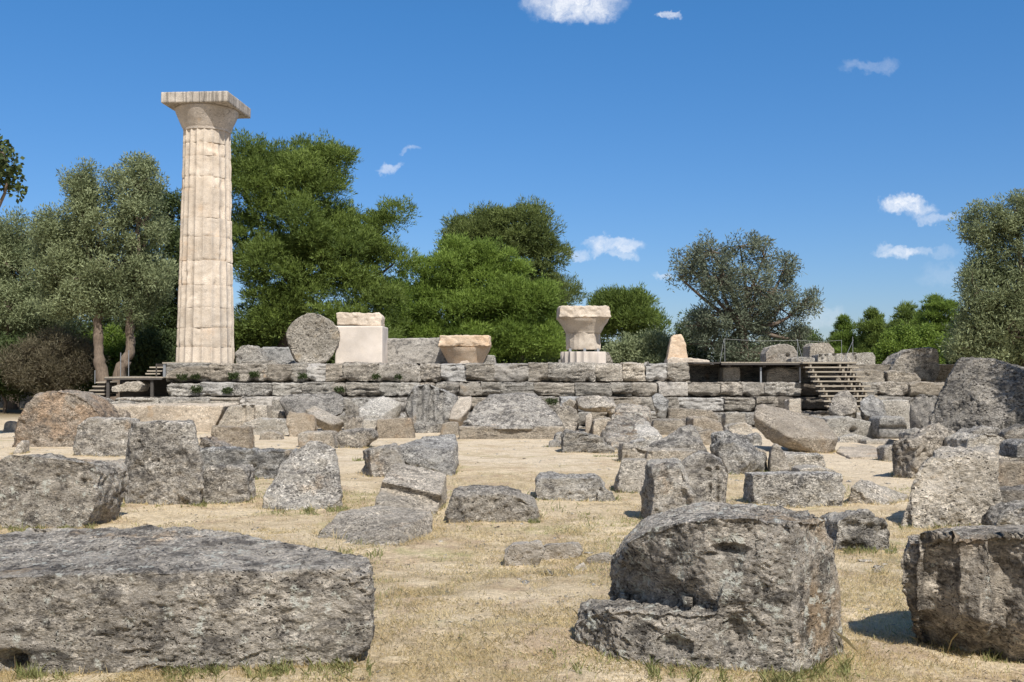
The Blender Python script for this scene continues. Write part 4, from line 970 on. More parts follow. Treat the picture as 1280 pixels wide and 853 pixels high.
# ------------------------------------------------------------------ stones on the platform top
def zt(): return ZT - .05
def top_E(front, d, T, **k): return E([(p[0], p[1] if p[1] is not None else 456.3) + tuple(p[2:]) for p in front], d, T, **k)
top_rock('boulder', 'low rounded grey boulder right beside the foot of the tall column', 'boulder', 'grey', [top_E([(295, None), (293, 441), (298, 434), (308, 431), (322, 433), (328, 445), (334, None)], 38.0, 1.1, tap=.85)], amp=1.0)
top_rock('stone_slab', 'thin flat slab lying before the low rounded boulder beside the column', 'slab', 'course', [top_E([(300, None), (301, 451), (340, 450), (348, None)], 37.3, .6)], amp=.5)
top_rock('stone_block', 'plain dark grey wall block between the rounded boulder and the upright round drum', 'stone block', 'ashlar', [top_E([(326, None), (327, 434), (362, 434), (370, None)], 40.2, .9)], amp=.4)
# upright drum face
def disc_drum(name, label, px, py, r_px, d, T, mat, tilt=0.0, amp=.8):
    c = P(px, py, d); r = r_px / F_PX * d
    pts = []
    for q in range(28):
        a = 2 * math.pi * q / 28; rr = r * (1 + .035 * math.sin(3 * a + 1) + .03 * math.sin(5 * a))
        pts.append(Vector((c.x + rr * math.cos(a), c.y + tilt * rr * math.sin(a), c.z + rr * math.sin(a))))
        pts.append(Vector((c.x + rr * .98 * math.cos(a) - .30 * T, c.y + T + tilt * rr * math.sin(a), c.z + rr * .98 * math.sin(a))))
    return top_rock(name, label, 'column drum', mat, [pts], amp=amp, fine=1.8, vox=.03)
disc_drum('column_drum', 'big round pitted drum standing on edge between the tall column and the pale cube', 391.5, 424.5, 32.5, 38.0, .9, 'drumface', .06)
ped = empty('pedestal_block', P(448, 456.2, 38.2), 'pale smooth cubic restored block capped by a broken cream stone', 'pedestal', G_TOP)
def local_box(name, px0, px1, pyt, pyb, d, depth, mat, parent, chip=.5, seed=1):
    a = P(px0, pyb, d); b = P(px1, pyt, d); base = parent.location
    me = worn_box(b.x - a.x, depth, b.z - a.z, seed, name, chip)
    return link(name, me, M[mat], parent, Vector(((a.x + b.x) / 2, d + depth / 2, a.z)) - Vector(base))
local_box('shaft', 418.5, 478, 407.5, 456.2, 38.2, 1.8, 'beige', ped, .12, 3)
top_rock('capital_slab', 'broken cream slab lying on top of the pale smooth cube', 'slab', 'marble', [E([(421, 406.5), (420, 392), (424, 390), (440, 390.5), (474, 391), (477, 395), (476, 408), (455, 407)], 38.35, 1.4)], amp=.7, vox=.03)
rock('spacer_stone', None, None, None, 'marble', [E([(423, 408.5), (423, 406), (474, 406), (474, 408.5)], 38.6, 1.0)], sink=False, amp=.1, vox=.03).parent = ped
bpy.data.objects['spacer_stone'].location -= Vector(ped.location)
top_rock('stone_block', 'long dark-blotched grey wall block between the pale cube and the low capital', 'stone block', 'ashlar', [top_E([(479, None), (480, 423), (553, 422), (560, None)], 39.8, 1.0)], amp=.4)
top_rock('stone_block', 'little dark block half hidden at the right of the low cream capital', 'stone block', 'dark', [top_E([(603, None), (604, 444), (619, 444), (621, None)], 39.8, .6)], amp=.4)
def capital(x, y, z, s, h, nfl_h, label, name='doric_capital', rot=0, seed=3, mat='marble', neck=0.0, share=.60):
    o = empty(name, (x, y, z), label, 'capital', G_TOP); o.rotation_euler = (0, 0, rot)
    r0 = s * .335; r1 = s * .49
    zab = h * share
    prof = [(r0, 0), (r0, neck), (r0 * 1.02, neck + .04), (r0 + (r1 - r0) * .45, neck + (zab - neck) * .5), (r0 + (r1 - r0) * .85, neck + (zab - neck) * .82), (r1, zab)]
    link('echinus', lathe_mesh(prof, 96, seed, .014), M[mat], o)
    me = hull_mesh([[Vector((sx * s / 2 * .99, sy * s / 2 * .99, zab + .03)) for sx in (-1, 1) for sy in (-1, 1)] + [Vector((sx * s / 2 * .93, sy * s / 2 * .93, h)) for sx in (-1, 1) for sy in (-1, 1)] +
                    [Vector((sx * s / 2 * .80, sy * s / 2 * .80, zab - .06)) for sx in (-1, 1) for sy in (-1, 1)]], 'abacus')
    me = remeshed(me, .035, 3); weather(me, .9, .75, 0, seed + 5, 1.0, edge=2.0)
    link('abacus', me, M[mat], o)
    return o
p = P(581, 456.5, 38.6); q = P(581, 419.5, 38.6)
capital(p.x, 38.9, p.z, 66 / F_PX * 38.4, q.z - p.z, 0, 'low cream capital set directly on the platform edge, mid-scene', seed=21, mat='marble3')
top_rock('rubble_stone', 'small cream chip leaning at the foot of the low capital', 'stone', 'marble', [top_E([(572, None), (576, 452), (584, 450.5), (590, None)], 37.4, .3)], amp=.4, vox=.025)
# second capital on a drum, with steel spacers
cxp = P(730, 458, 38.2)
def bz(py): return P(730, py, 37.6).z
st = empty('capital_stack', (cxp.x, 38.6, bz(458)), 'cream capital on a short fluted base drum with thin steel spacers between', 'capital', G_TOP)
me = column_shaft(cxp.x, 38.6, (bz(458), bz(439.5)), lambda z: .915, lambda th, z: np.zeros_like(th) - .2, 77, nth=160, chips=.3, rot=.05)
link('base_drum', me, M['beige'], st)
for (sx, sy) in ((-.55, -.5), (0.0, -.78), (.55, -.45), (0, .6)):
    MB().box(sx - .05, sx + .05, sy - .05, sy + .05, bz(439.5) - bz(458) - .01, bz(436.5) - bz(458) + .03).build('spacer', M['steel'], st)
me = column_shaft(cxp.x, 38.6, (bz(436.8), bz(414)), lambda z: .70, lambda th, z: np.clip(.45 + np.cos(th + 1.6) * .5, 0, .95), 91, nth=160, chips=2.0)
link('neck_drum', me, M['marble'], st, (0, 0, bz(436.8) - bz(458)))
cap2 = capital(cxp.x, 38.6, bz(415.5), 66.5 / F_PX * 38.0, bz(381.5) - bz(415.5), 0, 'x', seed=33, mat='marble', share=.52)
cap2.name = 'capital'; cap2.parent = st; cap2.location = (0, 0, bz(415.5) - bz(458))
for kx in ('label', 'category', 'group'): del cap2[kx]
top_rock('stone_block', 'grey slanting block behind the right side of the short fluted base drum', 'stone block', 'grey', [top_E([(752, None), (753, 441), (761, 440), (767, 452), (766, None)], 39.7, .7)], amp=.5)
top_rock('rubble_stone', 'tiny grey stone at the left foot of the short fluted base drum', 'stone', 'grey', [top_E([(698, None), (698, 450), (703, 449), (704, None)], 38.4, .3)], amp=.5, vox=.025)
stele = empty('stele_fragment', P(850, 457, 38.2), 'upright pinkish tapered fragment on a flat broken pale base', 'stele', G_TOP)
for nm, fr, d, T, mt in (('upright', [(833, 452), (839, 422), (842, 418.5), (852, 418), (857, 428), (861, 450), (861, 452)], 38.2, .55, 'marble3'), ('base', [(833, 457), (835, 450), (841, 446.5), (862, 447.5), (866, 450.5), (887, 450.5), (889, 457)], 37.8, 1.2, 'marble')):
    o = rock(nm, None, None, None, mt, [E(fr, d, T, tap=.96)], sink=False, amp=.6, vox=.028); o.parent = stele; o.location -= Vector(stele.location)
for k in ('label', 'category', 'group'):
    for nm in ('upright', 'base', 'spacer_stone'):
        if k in bpy.data.objects[nm]: del bpy.data.objects[nm][k]
top_rock('boulder', 'round-topped tan drum face with a small square notch, behind the wooden deck', 'column drum', 'warmgrey', [E([(957, 457), (957, 442), (962, 434), (972, 430.5), (984, 430), (992, 433), (997, 441), (998, 457)], 40.2, 1.1)], amp=.6, vox=.03, mods=[dent(P(985, 445, 40.2), (.09, .3, .09), .2)])
top_rock('stone_block', 'upright pale block streaked dark at its foot, behind the deck', 'stone block', 'pale', [E([(1012, 457), (1013, 433), (1017, 428.5), (1036, 428), (1043, 437), (1044, 457)], 41.5, 1.2)], amp=.6, vox=.03)
top_rock('stone_block', 'low dark-streaked block in front of the upright pale block', 'stone block', 'grey', [E([(988, 456), (989, 448), (1000, 446), (1019, 447), (1020, 456)], 39.5, .7)], amp=.5, vox=.03)
top_rock('stone_block', 'long fluted pale block lying behind the top of the stairs', 'stone block', 'pale', [E([(1022, 460), (1023, 443), (1060, 441), (1091, 441), (1095, 446), (1094, 460)], 39.3, 1.2)], amp=.45, vox=.03, mods=[groove_x(P(px, 450, 39.3).x, .10, .11) for px in (1026, 1033, 1043, 1056, 1068)])
top_rock('boulder', 'big shoulder-shaped grey boulder with a white tip at the right end of the platform', 'boulder', 'grey', [E([(1112, 466), (1118, 452), (1128, 440), (1140, 435), (1168, 433), (1174, 436), (1176, 462), (1170, 478), (1150, 474)], 37.6, 1.7, tap=.9)], amp=.9, fine=1.3, vox=.035)
top_rock('stone_block', 'rough light boulder-like block under the left boardwalk, left end of the platform', 'stone block', 'pale', [E([(139, 491), (139, 483), (155, 477.5), (172, 476), (178, 481), (174, 490)], 36.0, .9)], amp=.9, vox=.035)
top_rock('stone_slab', 'long weathered slab lying at the left end below the tall column', 'slab', 'course', [E([(206, 473), (208, 465), (222, 459.5), (245, 457), (262, 458), (263, 473)], 36.3, .9)], amp=.9, strata=.8, vox=.035)

# weeds rooted in the joints of the courses
def weed(px_, py_, d, n, h, seed):
    r2 = np.random.default_rng(seed); v = P(px_, py_, d); V = []
    for q in range(n):
        c = np.array([r2.uniform(-h, h) * .8, -abs(r2.normal(0, h * .2)), r2.uniform(0, h) * .8]); a = r2.normal(size=3); a /= np.linalg.norm(a); b_ = np.cross(a, r2.normal(size=3)); b_ /= np.linalg.norm(b_) + 1e-6
        V += [c, c + a * .05 + b_ * .018, c + a * .10, c + a * .05 - b_ * .018]
    me = np_mesh('weed', np.array(V), np.arange(len(V)).reshape(-1, 4))
    at = me.attributes.new('tint', 'FLOAT', 'POINT'); at.data.foreach_set('value', r2.uniform(0, .7, len(V)).astype(np.float32))
    return tag(link('weed', me, M['shade_leaf'], None, v), 'small dark weed growing from a joint of the platform courses', 'weed', 'weeds in the platform joints')
for k_, (px_, py_, d_, n_, h_) in enumerate([(228, 474, 36.4, 240, .22), (245, 473, 36.4, 200, .18), (292, 473, 36.4, 260, .22), (318, 471, 36.4, 220, .20), (246, 490, 36.0, 260, .24), (285, 491, 36.0, 220, .22), (378, 473, 36.4, 180, .18), (470, 473, 36.4, 160, .16), (424, 490, 36.0, 200, .20), (498, 473, 36.4, 120, .14), (690, 505, 33, 200, .20)]):
    weed(px_, py_, d_ - .05, n_, h_, 300 + k_)
# ------------------------------------------------------------------ wooden deck and stairs on the right
dz = lambda py, d: P(640, py, d).z
dk = empty('viewing_deck', (12.0, 37.3, ZT), 'low wooden viewing deck with thin wire railing on the right of the platform', 'wooden deck')
def part(b, name, mat, parent):
    o = b.build(name, mat, None); o.parent = parent; o.location = -Vector(parent.location); return o
X = lambda px, d: (px - 640) / F_PX * d
x0, x1 = X(901, 36.2), X(1069, 36.2)
ztop = ZT + .035
b = MB()
k = x0
while k < x1 - .05:
    b.box(k, k + .135, 36.15, 39.0, ztop - .04, ztop + BR.uniform(-.004, .004)); k += .145
part(b, 'deck_boards', M['wood'], dk)
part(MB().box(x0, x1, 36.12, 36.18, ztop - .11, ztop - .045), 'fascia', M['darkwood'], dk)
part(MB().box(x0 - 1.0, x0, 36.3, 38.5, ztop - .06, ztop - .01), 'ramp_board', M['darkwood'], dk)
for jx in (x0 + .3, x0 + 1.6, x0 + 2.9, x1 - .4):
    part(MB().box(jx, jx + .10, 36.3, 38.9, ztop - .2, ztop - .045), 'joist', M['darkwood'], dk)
for px_ in (951, 1000):
    xp = X(px_, 36.3); part(MB().box(xp - .03, xp + .03, 36.3, 36.36, .95, ztop - .2), 'post', M['steel'], dk)
def rail_post(px_, py_, d, lean=0.0, base=None, parent=None):
    xp = X(px_, d); z1 = P(px_, py_, d).z
    return part(MB().tube([(xp, d, ztop if base is None else base), (xp + lean, d, z1)], .009, 6), 'railing_post', M['steel'], parent)
rail_post(906, 423, 36.4, .0, None, dk); rail_post(900, 424, 36.5, .15, None, dk)
rail_post(997, 424, 38.6, .0, None, dk); rail_post(1004, 424, 38.4, -.25, None, dk); rail_post(1052, 425, 38.4, 0, None, dk); rail_post(1066, 421, 36.4, 0, None, dk); rail_post(1054, 425, 38.0, .4, None, dk)
z1 = P(906, 424, 36.4).z
part(MB().tube([(X(906, 36.4), 36.4, z1), (X(950, 37.4), 37.4, z1 - .05), (X(997, 38.5), 38.5, z1)], .006, 5), 'railing_wire', M['rope'], dk)
part(MB().tube([(X(997, 38.5), 38.5, z1), (X(1025, 38.5), 38.5, z1 - .05), (X(1052, 38.4), 38.4, z1)], .006, 5), 'railing_wire', M['rope'], dk)
sc_ = empty('wooden_stairs', (X(1035, 36), 35.0, -.6), 'bleached wooden stairs descending from the viewing deck to the ground', 'stairs')
NST = 11
for k in range(NST):
    d = 36.1 - .30 * k; z = ztop - .165 * k - .01
    xl = X(1001, 36.1) - .02; xr = X(1066, 36.1)
    part(MB().box(xl, xr, d - .30, d - .02, z - .045, z), 'tread', M['wood'], sc_)
for xs_ in (X(1002, 36.1) + .22, X(1046, 36.1), X(1066, 36.1) - .3):
    b = MB(); V = []
    n0 = len(b.V); y0_, y1_ = 36.1, 36.1 - .30 * NST; za, zb_ = ztop - .20, ztop - .165 * NST - .20
    b.add([(xs_, y0_, za - .20), (xs_ + .07, y0_, za - .20), (xs_ + .07, y0_, za), (xs_, y0_, za), (xs_, y1_, zb_ - .20), (xs_ + .07, y1_, zb_ - .20), (xs_ + .07, y1_, zb_), (xs_, y1_, zb_)],
          [(0, 1, 2, 3), (7, 6, 5, 4), (0, 4, 5, 1), (3, 2, 6, 7), (1, 5, 6, 2), (0, 3, 7, 4)])
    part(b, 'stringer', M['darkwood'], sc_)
    for k in range(NST):
        part(MB().box(xs_ + .004, xs_ + .066, 36.1 - .30 * k - .26, 36.1 - .30 * k - .06, ztop - .165 * k - .19, ztop - .165 * k - .056), 'step_bracket', M['wood'], sc_)
rail_post(1058, 447, 35.9, 0, ztop - .2, sc_); rail_post(1070, 462, 35.6, 0, ztop - .6, sc_)

# ------------------------------------------------------------------ boardwalk on the left
bw = empty('boardwalk', (X(165, 36.6), 37, -.3), 'low boardwalk at the left end of the platform, dark beneath', 'boardwalk')
zl = P(165, 471.5, 36.2).z
b = MB(); k = X(131, 36.2)
while k < X(203, 36.2): b.box(k, k + .135, 36.2, 38.2, zl - .04, zl + BR.uniform(-.004, .004)); k += .145
part(b, 'deck_boards', M['wood'], bw)
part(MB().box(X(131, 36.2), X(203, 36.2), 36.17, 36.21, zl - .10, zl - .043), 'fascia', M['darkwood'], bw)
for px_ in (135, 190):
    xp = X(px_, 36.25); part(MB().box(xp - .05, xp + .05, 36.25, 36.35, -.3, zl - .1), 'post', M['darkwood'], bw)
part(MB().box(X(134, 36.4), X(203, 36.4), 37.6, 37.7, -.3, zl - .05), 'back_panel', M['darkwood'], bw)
def rp(px_, pt, pb, d): 
    part(MB().tube([(X(px_, d), d, P(px_, pb, d).z), (X(px_, d), d, P(px_, pt, d).z)], .018, 6), 'railing_post', M['steel'], bw)
rp(151, 441, 471, 38.1); rp(161, 438, 471, 38.1); rp(119, 463, 480, 37.6)
us = empty('boardwalk', (X(215, 37.5), 38, .9), 'upper boardwalk landing beside the foot of the tall column', 'boardwalk')
zu = P(230, 453, 37.0).z
part(MB().box(X(203, 37), X(262, 37) , 37.0, 39.6, zu - .05, zu), 'deck_boards', M['wood'], us)
xp = X(205, 37.0); part(MB().box(xp - .05, xp + .05, 37.05, 37.15, zl, zu - .05), 'post', M['steel'], us)
for q, (pa, pb_, py_) in enumerate(((187, 204, 459), (184, 203, 463.5), (182, 200, 467))):
    part(MB().box(X(pa, 37.3), X(pb_, 37.3), 37.3, 38.6, P(0, py_ + 1.2, 37.3).z, P(0, py_ - .4, 37.3).z), 'tread', M['wood'], us)
part(MB().box(X(203, 38), X(204.5, 38), 37.3, 38.6, zl, zu - .06), 'stringer', M['darkwood'], us)
ls = empty('wooden_stairs', (X(120, 37), 36.5, -.3), 'short dark wooden steps at the far left end of the boardwalk', 'stairs')
for q, (pa, pb_, py_) in enumerate(((120, 132, 477.5), (116, 132, 482.5), (112, 132, 487.5), (108, 131, 492))):
    part(MB().box(X(pa, 36.5), X(pb_, 36.5), 36.5 - .0 * q, 37.8, P(0, py_ + 1.6, 36.5).z, P(0, py_, 36.5).z), 'tread', M['wood'], ls)
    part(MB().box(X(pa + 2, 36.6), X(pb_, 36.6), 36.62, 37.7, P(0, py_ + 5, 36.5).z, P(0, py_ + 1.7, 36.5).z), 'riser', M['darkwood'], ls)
# ------------------------------------------------------------------ trees
def rand_unit(n, rg):
    v = rg.normal(size=(n, 3)); return v / np.linalg.norm(v, axis=1, keepdims=True)

def leaves(name, C, D, L, W, tint, rg, kind, outw=None):
    """leaf faces at C pointing along D (unit), length L, width W"""
    n = len(C)
    # blades turn their flat side mostly outward and up, as foliage does
    side = np.cross(D, rand_unit(n, rg) if outw is None else outw + .75 * rand_unit(n, rg)); side /= np.linalg.norm(side, axis=1, keepdims=True) + 1e-9
    Lc = L[:, None]; Wc = W[:, None]
    if kind == 'needle':
        V = np.stack([C - side * Wc, C + side * Wc, C + D * Lc], 1).reshape(-1, 3); k = 3
    else:
        V = np.stack([C, C + D * Lc * .5 + side * Wc, C + D * Lc, C + D * Lc * .5 - side * Wc], 1).reshape(-1, 3); k = 4
    me = np_mesh(name, V, np.arange(n * k).reshape(n, k))
    at = me.attributes.new('tint', 'FLOAT', 'POINT')
    at.data.foreach_set('value', np.repeat(np.clip(tint, 0, 1), k).astype(np.float32))
    return me

def tree(name, label, cat, group, ells, D, base_px, mat, bark='bark', kind='pine', n_sub=200, n_leaf=220, sub_r=(.4, .8), leaf=(.26, .020), trunk_r=.28, seed=1, trunk_pts=None, limb_frac=.3, ground_z=None, multi=None, inner=.62, lean=0.0, rot=True, hang=0.0, no_trunk=False):
    rg = np.random.default_rng(seed)
    base = P(base_px, 480, D); base.z = gzs(base.x, base.y) - .05 if ground_z is None else ground_z
    s = D / F_PX
    ec = []; er = []
    for e in ells:
        c = P(e[0], e[1], D + (e[4] if len(e) > 4 else rg.uniform(-.35, .35) * e[2] * s))
        ec.append(np.array(c)); er.append(np.array([e[2] * s, (e[2] + e[3]) * .5 * s, e[3] * s]))
    ec = np.array(ec); er = np.array(er)
    if kind == 'pine': er = np.maximum(er - .45 * (sub_r[0] + sub_r[1]) / 2, er * .5)
    area = np.array([(r[0] * r[2]) for r in er]); pr = area / area.sum()
    sub = []
    idx = rg.choice(len(ec), size=n_sub * 3, p=pr)
    u = rand_unit(n_sub * 3, rg)
    rho = inner + (1 - inner) * rg.random(n_sub * 3) ** .6
    lump = 1 + .16 * vnoise(u * 2.2 + idx[:, None] * 7.7, seed)
    Cc = ec[idx] + u * (rho * lump)[:, None] * er[idx]
    # keep the ones near some outer surface
    keep = np.ones(len(Cc), bool)
    for j in range(len(ec)):
        dd = (((Cc - ec[j]) / er[j]) ** 2).sum(1)
        keep &= ~((dd < .22) & (idx != j))
    Cc = Cc[keep][:n_sub]; ids = idx[keep][:n_sub]; uu_ = u[keep][:n_sub]
    ns = len(Cc)
    R = rg.uniform(sub_r[0], sub_r[1], ns)
    n = ns * n_leaf
    if kind == 'pine':
        R = sub_r[0] * .55 + (sub_r[1] - sub_r[0] * .55) * rg.random(ns) ** 1.0
        sid = np.sort(rg.choice(ns, n, p=R ** 2 / (R ** 2).sum()))
    else: sid = np.repeat(np.arange(ns), n_leaf)
    d = rand_unit(n, rg)
    if kind == 'pine':
        # each bough is a dense, knobbly cushion of shoots, open underneath
        d[:, 2] = d[:, 2] * .72 + .40
        d /= np.linalg.norm(d, axis=1, keepdims=True)
        kn = fbm(d * 2.6 + sid[:, None] * 3.7, 2, seed + 11)
        rr = R[sid] * (.76 + .50 * kn + .12 * rg.random(n)) * (.66 + .34 * rg.random(n) ** .4)
        pos = Cc[sid] + d * rr[:, None] * np.array([1.06, 1.06, .84])
        dr = .7 * d + .7 * rand_unit(n, rg) + np.array([0, 0, .45])
    else:
        rr = R[sid] * rg.random(n) ** .45
        pos = Cc[sid] + d * rr[:, None] * np.array([1, 1, 1.0])
        pos[:, 2] -= hang * rr ** 2
        dr = d * .7 + .9 * rand_unit(n, rg) + np.array([0, 0, .35 - hang])
    dr /= np.linalg.norm(dr, axis=1, keepdims=True)
    L = leaf[0] * rg.uniform(.65, 1.3, n); W = leaf[1] * rg.uniform(.7, 1.3, n)
    tint = (.5 + .22 * vnoise(Cc * .45, seed + 3) + rg.normal(0, .10, ns))[sid] + rg.normal(0, .16, n) + .12 * (d[:, 2])  # last term paints sunlit tops: leaf colour lightens upward within each clump
    b = np.array(base)
    root = empty(name, base, label, cat, group)
    me = leaves('crown', pos - b, dr, L, W, tint, rg, 'needle' if kind == 'pine' else 'leaf', d + np.array([0, 0, .45]))
    link('crown', me, M[mat], root)
    if no_trunk: return root
    # trunk and limbs
    mb = MB()
    centre = np.average(ec, axis=0, weights=area)
    stems = multi or [None]
    for st_ in stems:
        if st_ is None:
            low = ec[:, 2].min() - .3
            topz = base.z + max(.8, (centre[2] - base.z) * .75)
            pts = [(b[0], b[1], base.z - .1), (b[0] + lean * .3 + .1, b[1], base.z + (topz - base.z) * .35), (b[0] * .6 + centre[0] * .4, b[1], base.z + (topz - base.z) * .7), (b[0] * .35 + centre[0] * .65, centre[1], topz)]
            rad_ = [trunk_r * 1.25, trunk_r, trunk_r * .8, trunk_r * .6]
        else:
            pts = [tuple(P(q[0], q[1], D + (q[2] if len(q) > 2 else 0))) for q in st_[0]]
            pts[0] = (pts[0][0], pts[0][1], min(pts[0][2], base.z) - .1); rad_ = st_[1]
        # smooth the polyline
        fine_p = []; fine_r = []
        for a_ in range(len(pts) - 1):
            for f in np.linspace(0, 1, 6, endpoint=False):
                w_ = Vector(pts[a_]).lerp(Vector(pts[a_ + 1]), f); w_ += Vector(rg.normal(0, trunk_r * .12, 3))
                fine_p.append(w_); fine_r.append((rad_[a_] * (1 - f) + rad_[a_ + 1] * f) * rg.uniform(.88, 1.12))
        fine_p.append(Vector(pts[-1])); fine_r.append(rad_[-1])
        mb.tube(fine_p, fine_r, 10)
    tops = [Vector(p_) for p_ in ([pts[-1]] if not multi else [tuple(P(s_[0][-1][0], s_[0][-1][1], D + (s_[0][-1][2] if len(s_[0][-1]) > 2 else 0))) for s_ in multi])]
    def limb(p0, p1, r0, r1, sag=.12, sides=6):
        p0 = Vector(p0); p1 = Vector(p1); L_ = (p1 - p0).length; pp = []; rr_ = []
        k_ = 6
        off = Vector(rg.normal(0, .07 * L_, 3))
        for q in range(k_ + 1):
            f = q / k_; v = p0.lerp(p1, f) + off * math.sin(math.pi * f) + Vector((0, 0, -sag * L_ * math.sin(math.pi * f) * .5)); pp.append(v); rr_.append(r0 * (1 - f) + r1 * f)
        mb.tube(pp, rr_, sides)
    for j in range(len(ec)):
        t0 = min(tops, key=lambda t_: (t_ - Vector(ec[j])).length)
        limb(t0, ec[j], trunk_r * (.34 if kind == 'pine' else .5), trunk_r * .16)
    order = rg.permutation(ns)[:int(ns * limb_frac)]
    for q in order: limb(ec[ids[q]], Cc[q], trunk_r * .16, .012, .05, 4)
    o = mb.build('trunk', M[bark], None); o.parent = root; o.location = -Vector(base)
    for pgn in o.data.polygons: pgn.use_smooth = True
    return root

G_PINE, G_OLIVE, G_SHRUB = 'pines behind the temple', 'olive trees round the temple', 'shrubs at the edge of the wood'
tree('pine_tree', 'tallest dark green pine, immediately right of the standing column', 'pine tree', G_PINE,
     [(305, 205, 30, 30), (415, 210, 24, 26), (362, 192, 46, 24), (338, 222, 58, 52), (392, 212, 46, 42), (312, 255, 40, 45), (318, 305, 46, 48), (385, 285, 58, 55), (425, 262, 30, 40), (350, 340, 58, 45), (425, 330, 48, 42), (330, 395, 58, 40), (410, 385, 62, 42), (472, 295, 34, 36), (455, 340, 36, 38), (484, 275, 24, 22), (445, 300, 26, 28), (492, 330, 16, 26), (300, 430, 45, 30), (470, 395, 40, 38), (455, 430, 50, 28), (370, 432, 40, 25)],
     56, 345, 'pine', 'darkbark', n_sub=270, n_leaf=1050, sub_r=(.75, 1.45), leaf=(.21, .026), trunk_r=.36, seed=3, limb_frac=.12)
tree('pine_tree', 'bright green bushy pine in front of a darker one, middle of the scene', 'pine tree', G_PINE,
     [(548, 345, 40, 40), (590, 325, 42, 32), (560, 385, 50, 38), (612, 372, 52, 44), (655, 395, 42, 50), (535, 420, 40, 32), (600, 425, 60, 32), (665, 430, 38, 28), (528, 345, 24, 28), (628, 335, 34, 26), (690, 425, 22, 30)],
     58, 600, 'pine_bright', 'darkbark', n_sub=210, n_leaf=950, sub_r=(.65, 1.25), leaf=(.21, .026), trunk_r=.28, seed=8, limb_frac=.1)
tree('pine_tree', 'broad darker pine rising behind the bright bushy one', 'pine tree', G_PINE,
     [(598, 288, 38, 30), (645, 292, 46, 38), (575, 300, 24, 26), (620, 320, 55, 40), (680, 335, 36, 40), (695, 380, 24, 42), (668, 375, 40, 45), (700, 425, 18, 35), (640, 400, 50, 50)],
     72, 650, 'pine_dark', 'darkbark', n_sub=170, n_leaf=850, sub_r=(.9, 1.6), leaf=(.26, .032), trunk_r=.34, seed=14, limb_frac=.1)
tree('pine_tree', 'umbrella-crowned pine with visible trunk, right of the cream capital on its drum', 'pine tree', G_PINE,
     [(778, 380, 34, 16), (805, 395, 28, 18), (760, 388, 22, 20), (788, 400, 30, 16), (816, 415, 17, 14), (758, 412, 18, 18), (800, 420, 20, 14)],
     80, 775, 'pine', 'darkbark', n_sub=110, n_leaf=560, sub_r=(.8, 1.5), leaf=(.28, .036), trunk_r=.26, seed=19, inner=.4, limb_frac=.2)
tree('pine_tree', 'yellow-green low pine filling in beside the tallest pine', 'pine tree', G_PINE,
     [(492, 375, 22, 26), (510, 410, 34, 32), (480, 425, 36, 26)], 64, 500, 'pine_bright', 'darkbark', n_sub=110, n_leaf=560, sub_r=(.7, 1.3), leaf=(.24, .03), trunk_r=.18, seed=23)
tree('olive_tree', 'wide airy grey-green olive with its branches showing, right of the upright pink fragment', 'olive tree', G_OLIVE,
     [(865, 335, 30, 22), (890, 315, 26, 20), (925, 308, 30, 18), (955, 322, 28, 22), (980, 338, 20, 20), (900, 350, 40, 26), (945, 360, 45, 28), (1003, 380, 22, 18), (975, 385, 36, 26), (920, 395, 50, 24), (870, 405, 22, 16), (960, 418, 48, 20), (890, 430, 40, 18), (935, 440, 50, 14), (1000, 425, 22, 18), (848, 345, 12, 12)],
     60, 928, 'olive_grey', 'bark', 'olive', n_sub=400, n_leaf=95, sub_r=(.30, .70), leaf=(.23, .030), trunk_r=.34, seed=31, inner=.35, limb_frac=.75)
tree('olive_tree', 'dark low olive clump under the left side of the airy grey-green one', 'olive tree', G_OLIVE,
     [(872, 410, 24, 18), (862, 435, 22, 18), (895, 440, 30, 16)], 66, 872, 'shade_leaf', 'bark', 'olive', n_sub=90, n_leaf=120, sub_r=(.4, .8), leaf=(.22, .04), trunk_r=.16, seed=36)
tree('olive_tree', 'olive with two trunks spreading from one foot, left of the standing column', 'olive tree', G_OLIVE,
     [(110, 245, 28, 24), (168, 232, 30, 28), (70, 290, 26, 24), (125, 285, 42, 32), (178, 278, 32, 36), (90, 325, 38, 30), (55, 340, 20, 24), (150, 330, 48, 34), (188, 350, 26, 36), (110, 370, 40, 24), (165, 380, 30, 22), (75, 375, 24, 22), (100, 220, 16, 14), (172, 206, 16, 14)],
     45, 138, 'olive', 'bark', 'olive', n_sub=560, n_leaf=190, sub_r=(.32, .66), leaf=(.17, .024), trunk_r=.26, seed=42, inner=.45, limb_frac=.4,
     multi=[([(140, 476), (126, 460), (122, 430), (124, 395), (120, 350)], [.40, .26, .22, .19, .12]), ([(142, 474), (152, 458), (163, 440), (162, 405), (168, 350)], [.36, .26, .23, .2, .12])])
tree('olive_tree', 'grey-green olive at the far left edge behind the brown shrubs', 'olive tree', G_OLIVE,
     [(20, 300, 34, 30), (-15, 320, 40, 40), (30, 345, 42, 36), (10, 385, 50, 34), (60, 400, 38, 24), (-30, 380, 40, 40)],
     50, 15, 'olive', 'bark', 'olive', n_sub=360, n_leaf=190, sub_r=(.35, .75), leaf=(.19, .026), trunk_r=.26, seed=47, inner=.5)
tree('evergreen_tree', 'dark evergreen squeezed between the two-trunked olive and the standing column', 'evergreen tree', 'dark evergreens behind the temple',
     [(215, 270, 24, 32), (205, 320, 30, 45), (222, 370, 26, 45), (195, 400, 34, 40), (215, 435, 32, 28), (165, 430, 36, 28), (255, 420, 36, 40), (250, 330, 26, 60)], 60, 212, 'shade_leaf', 'darkbark', 'olive', n_sub=330, n_leaf=170, sub_r=(.5, .9), leaf=(.22, .04), trunk_r=.25, seed=52)
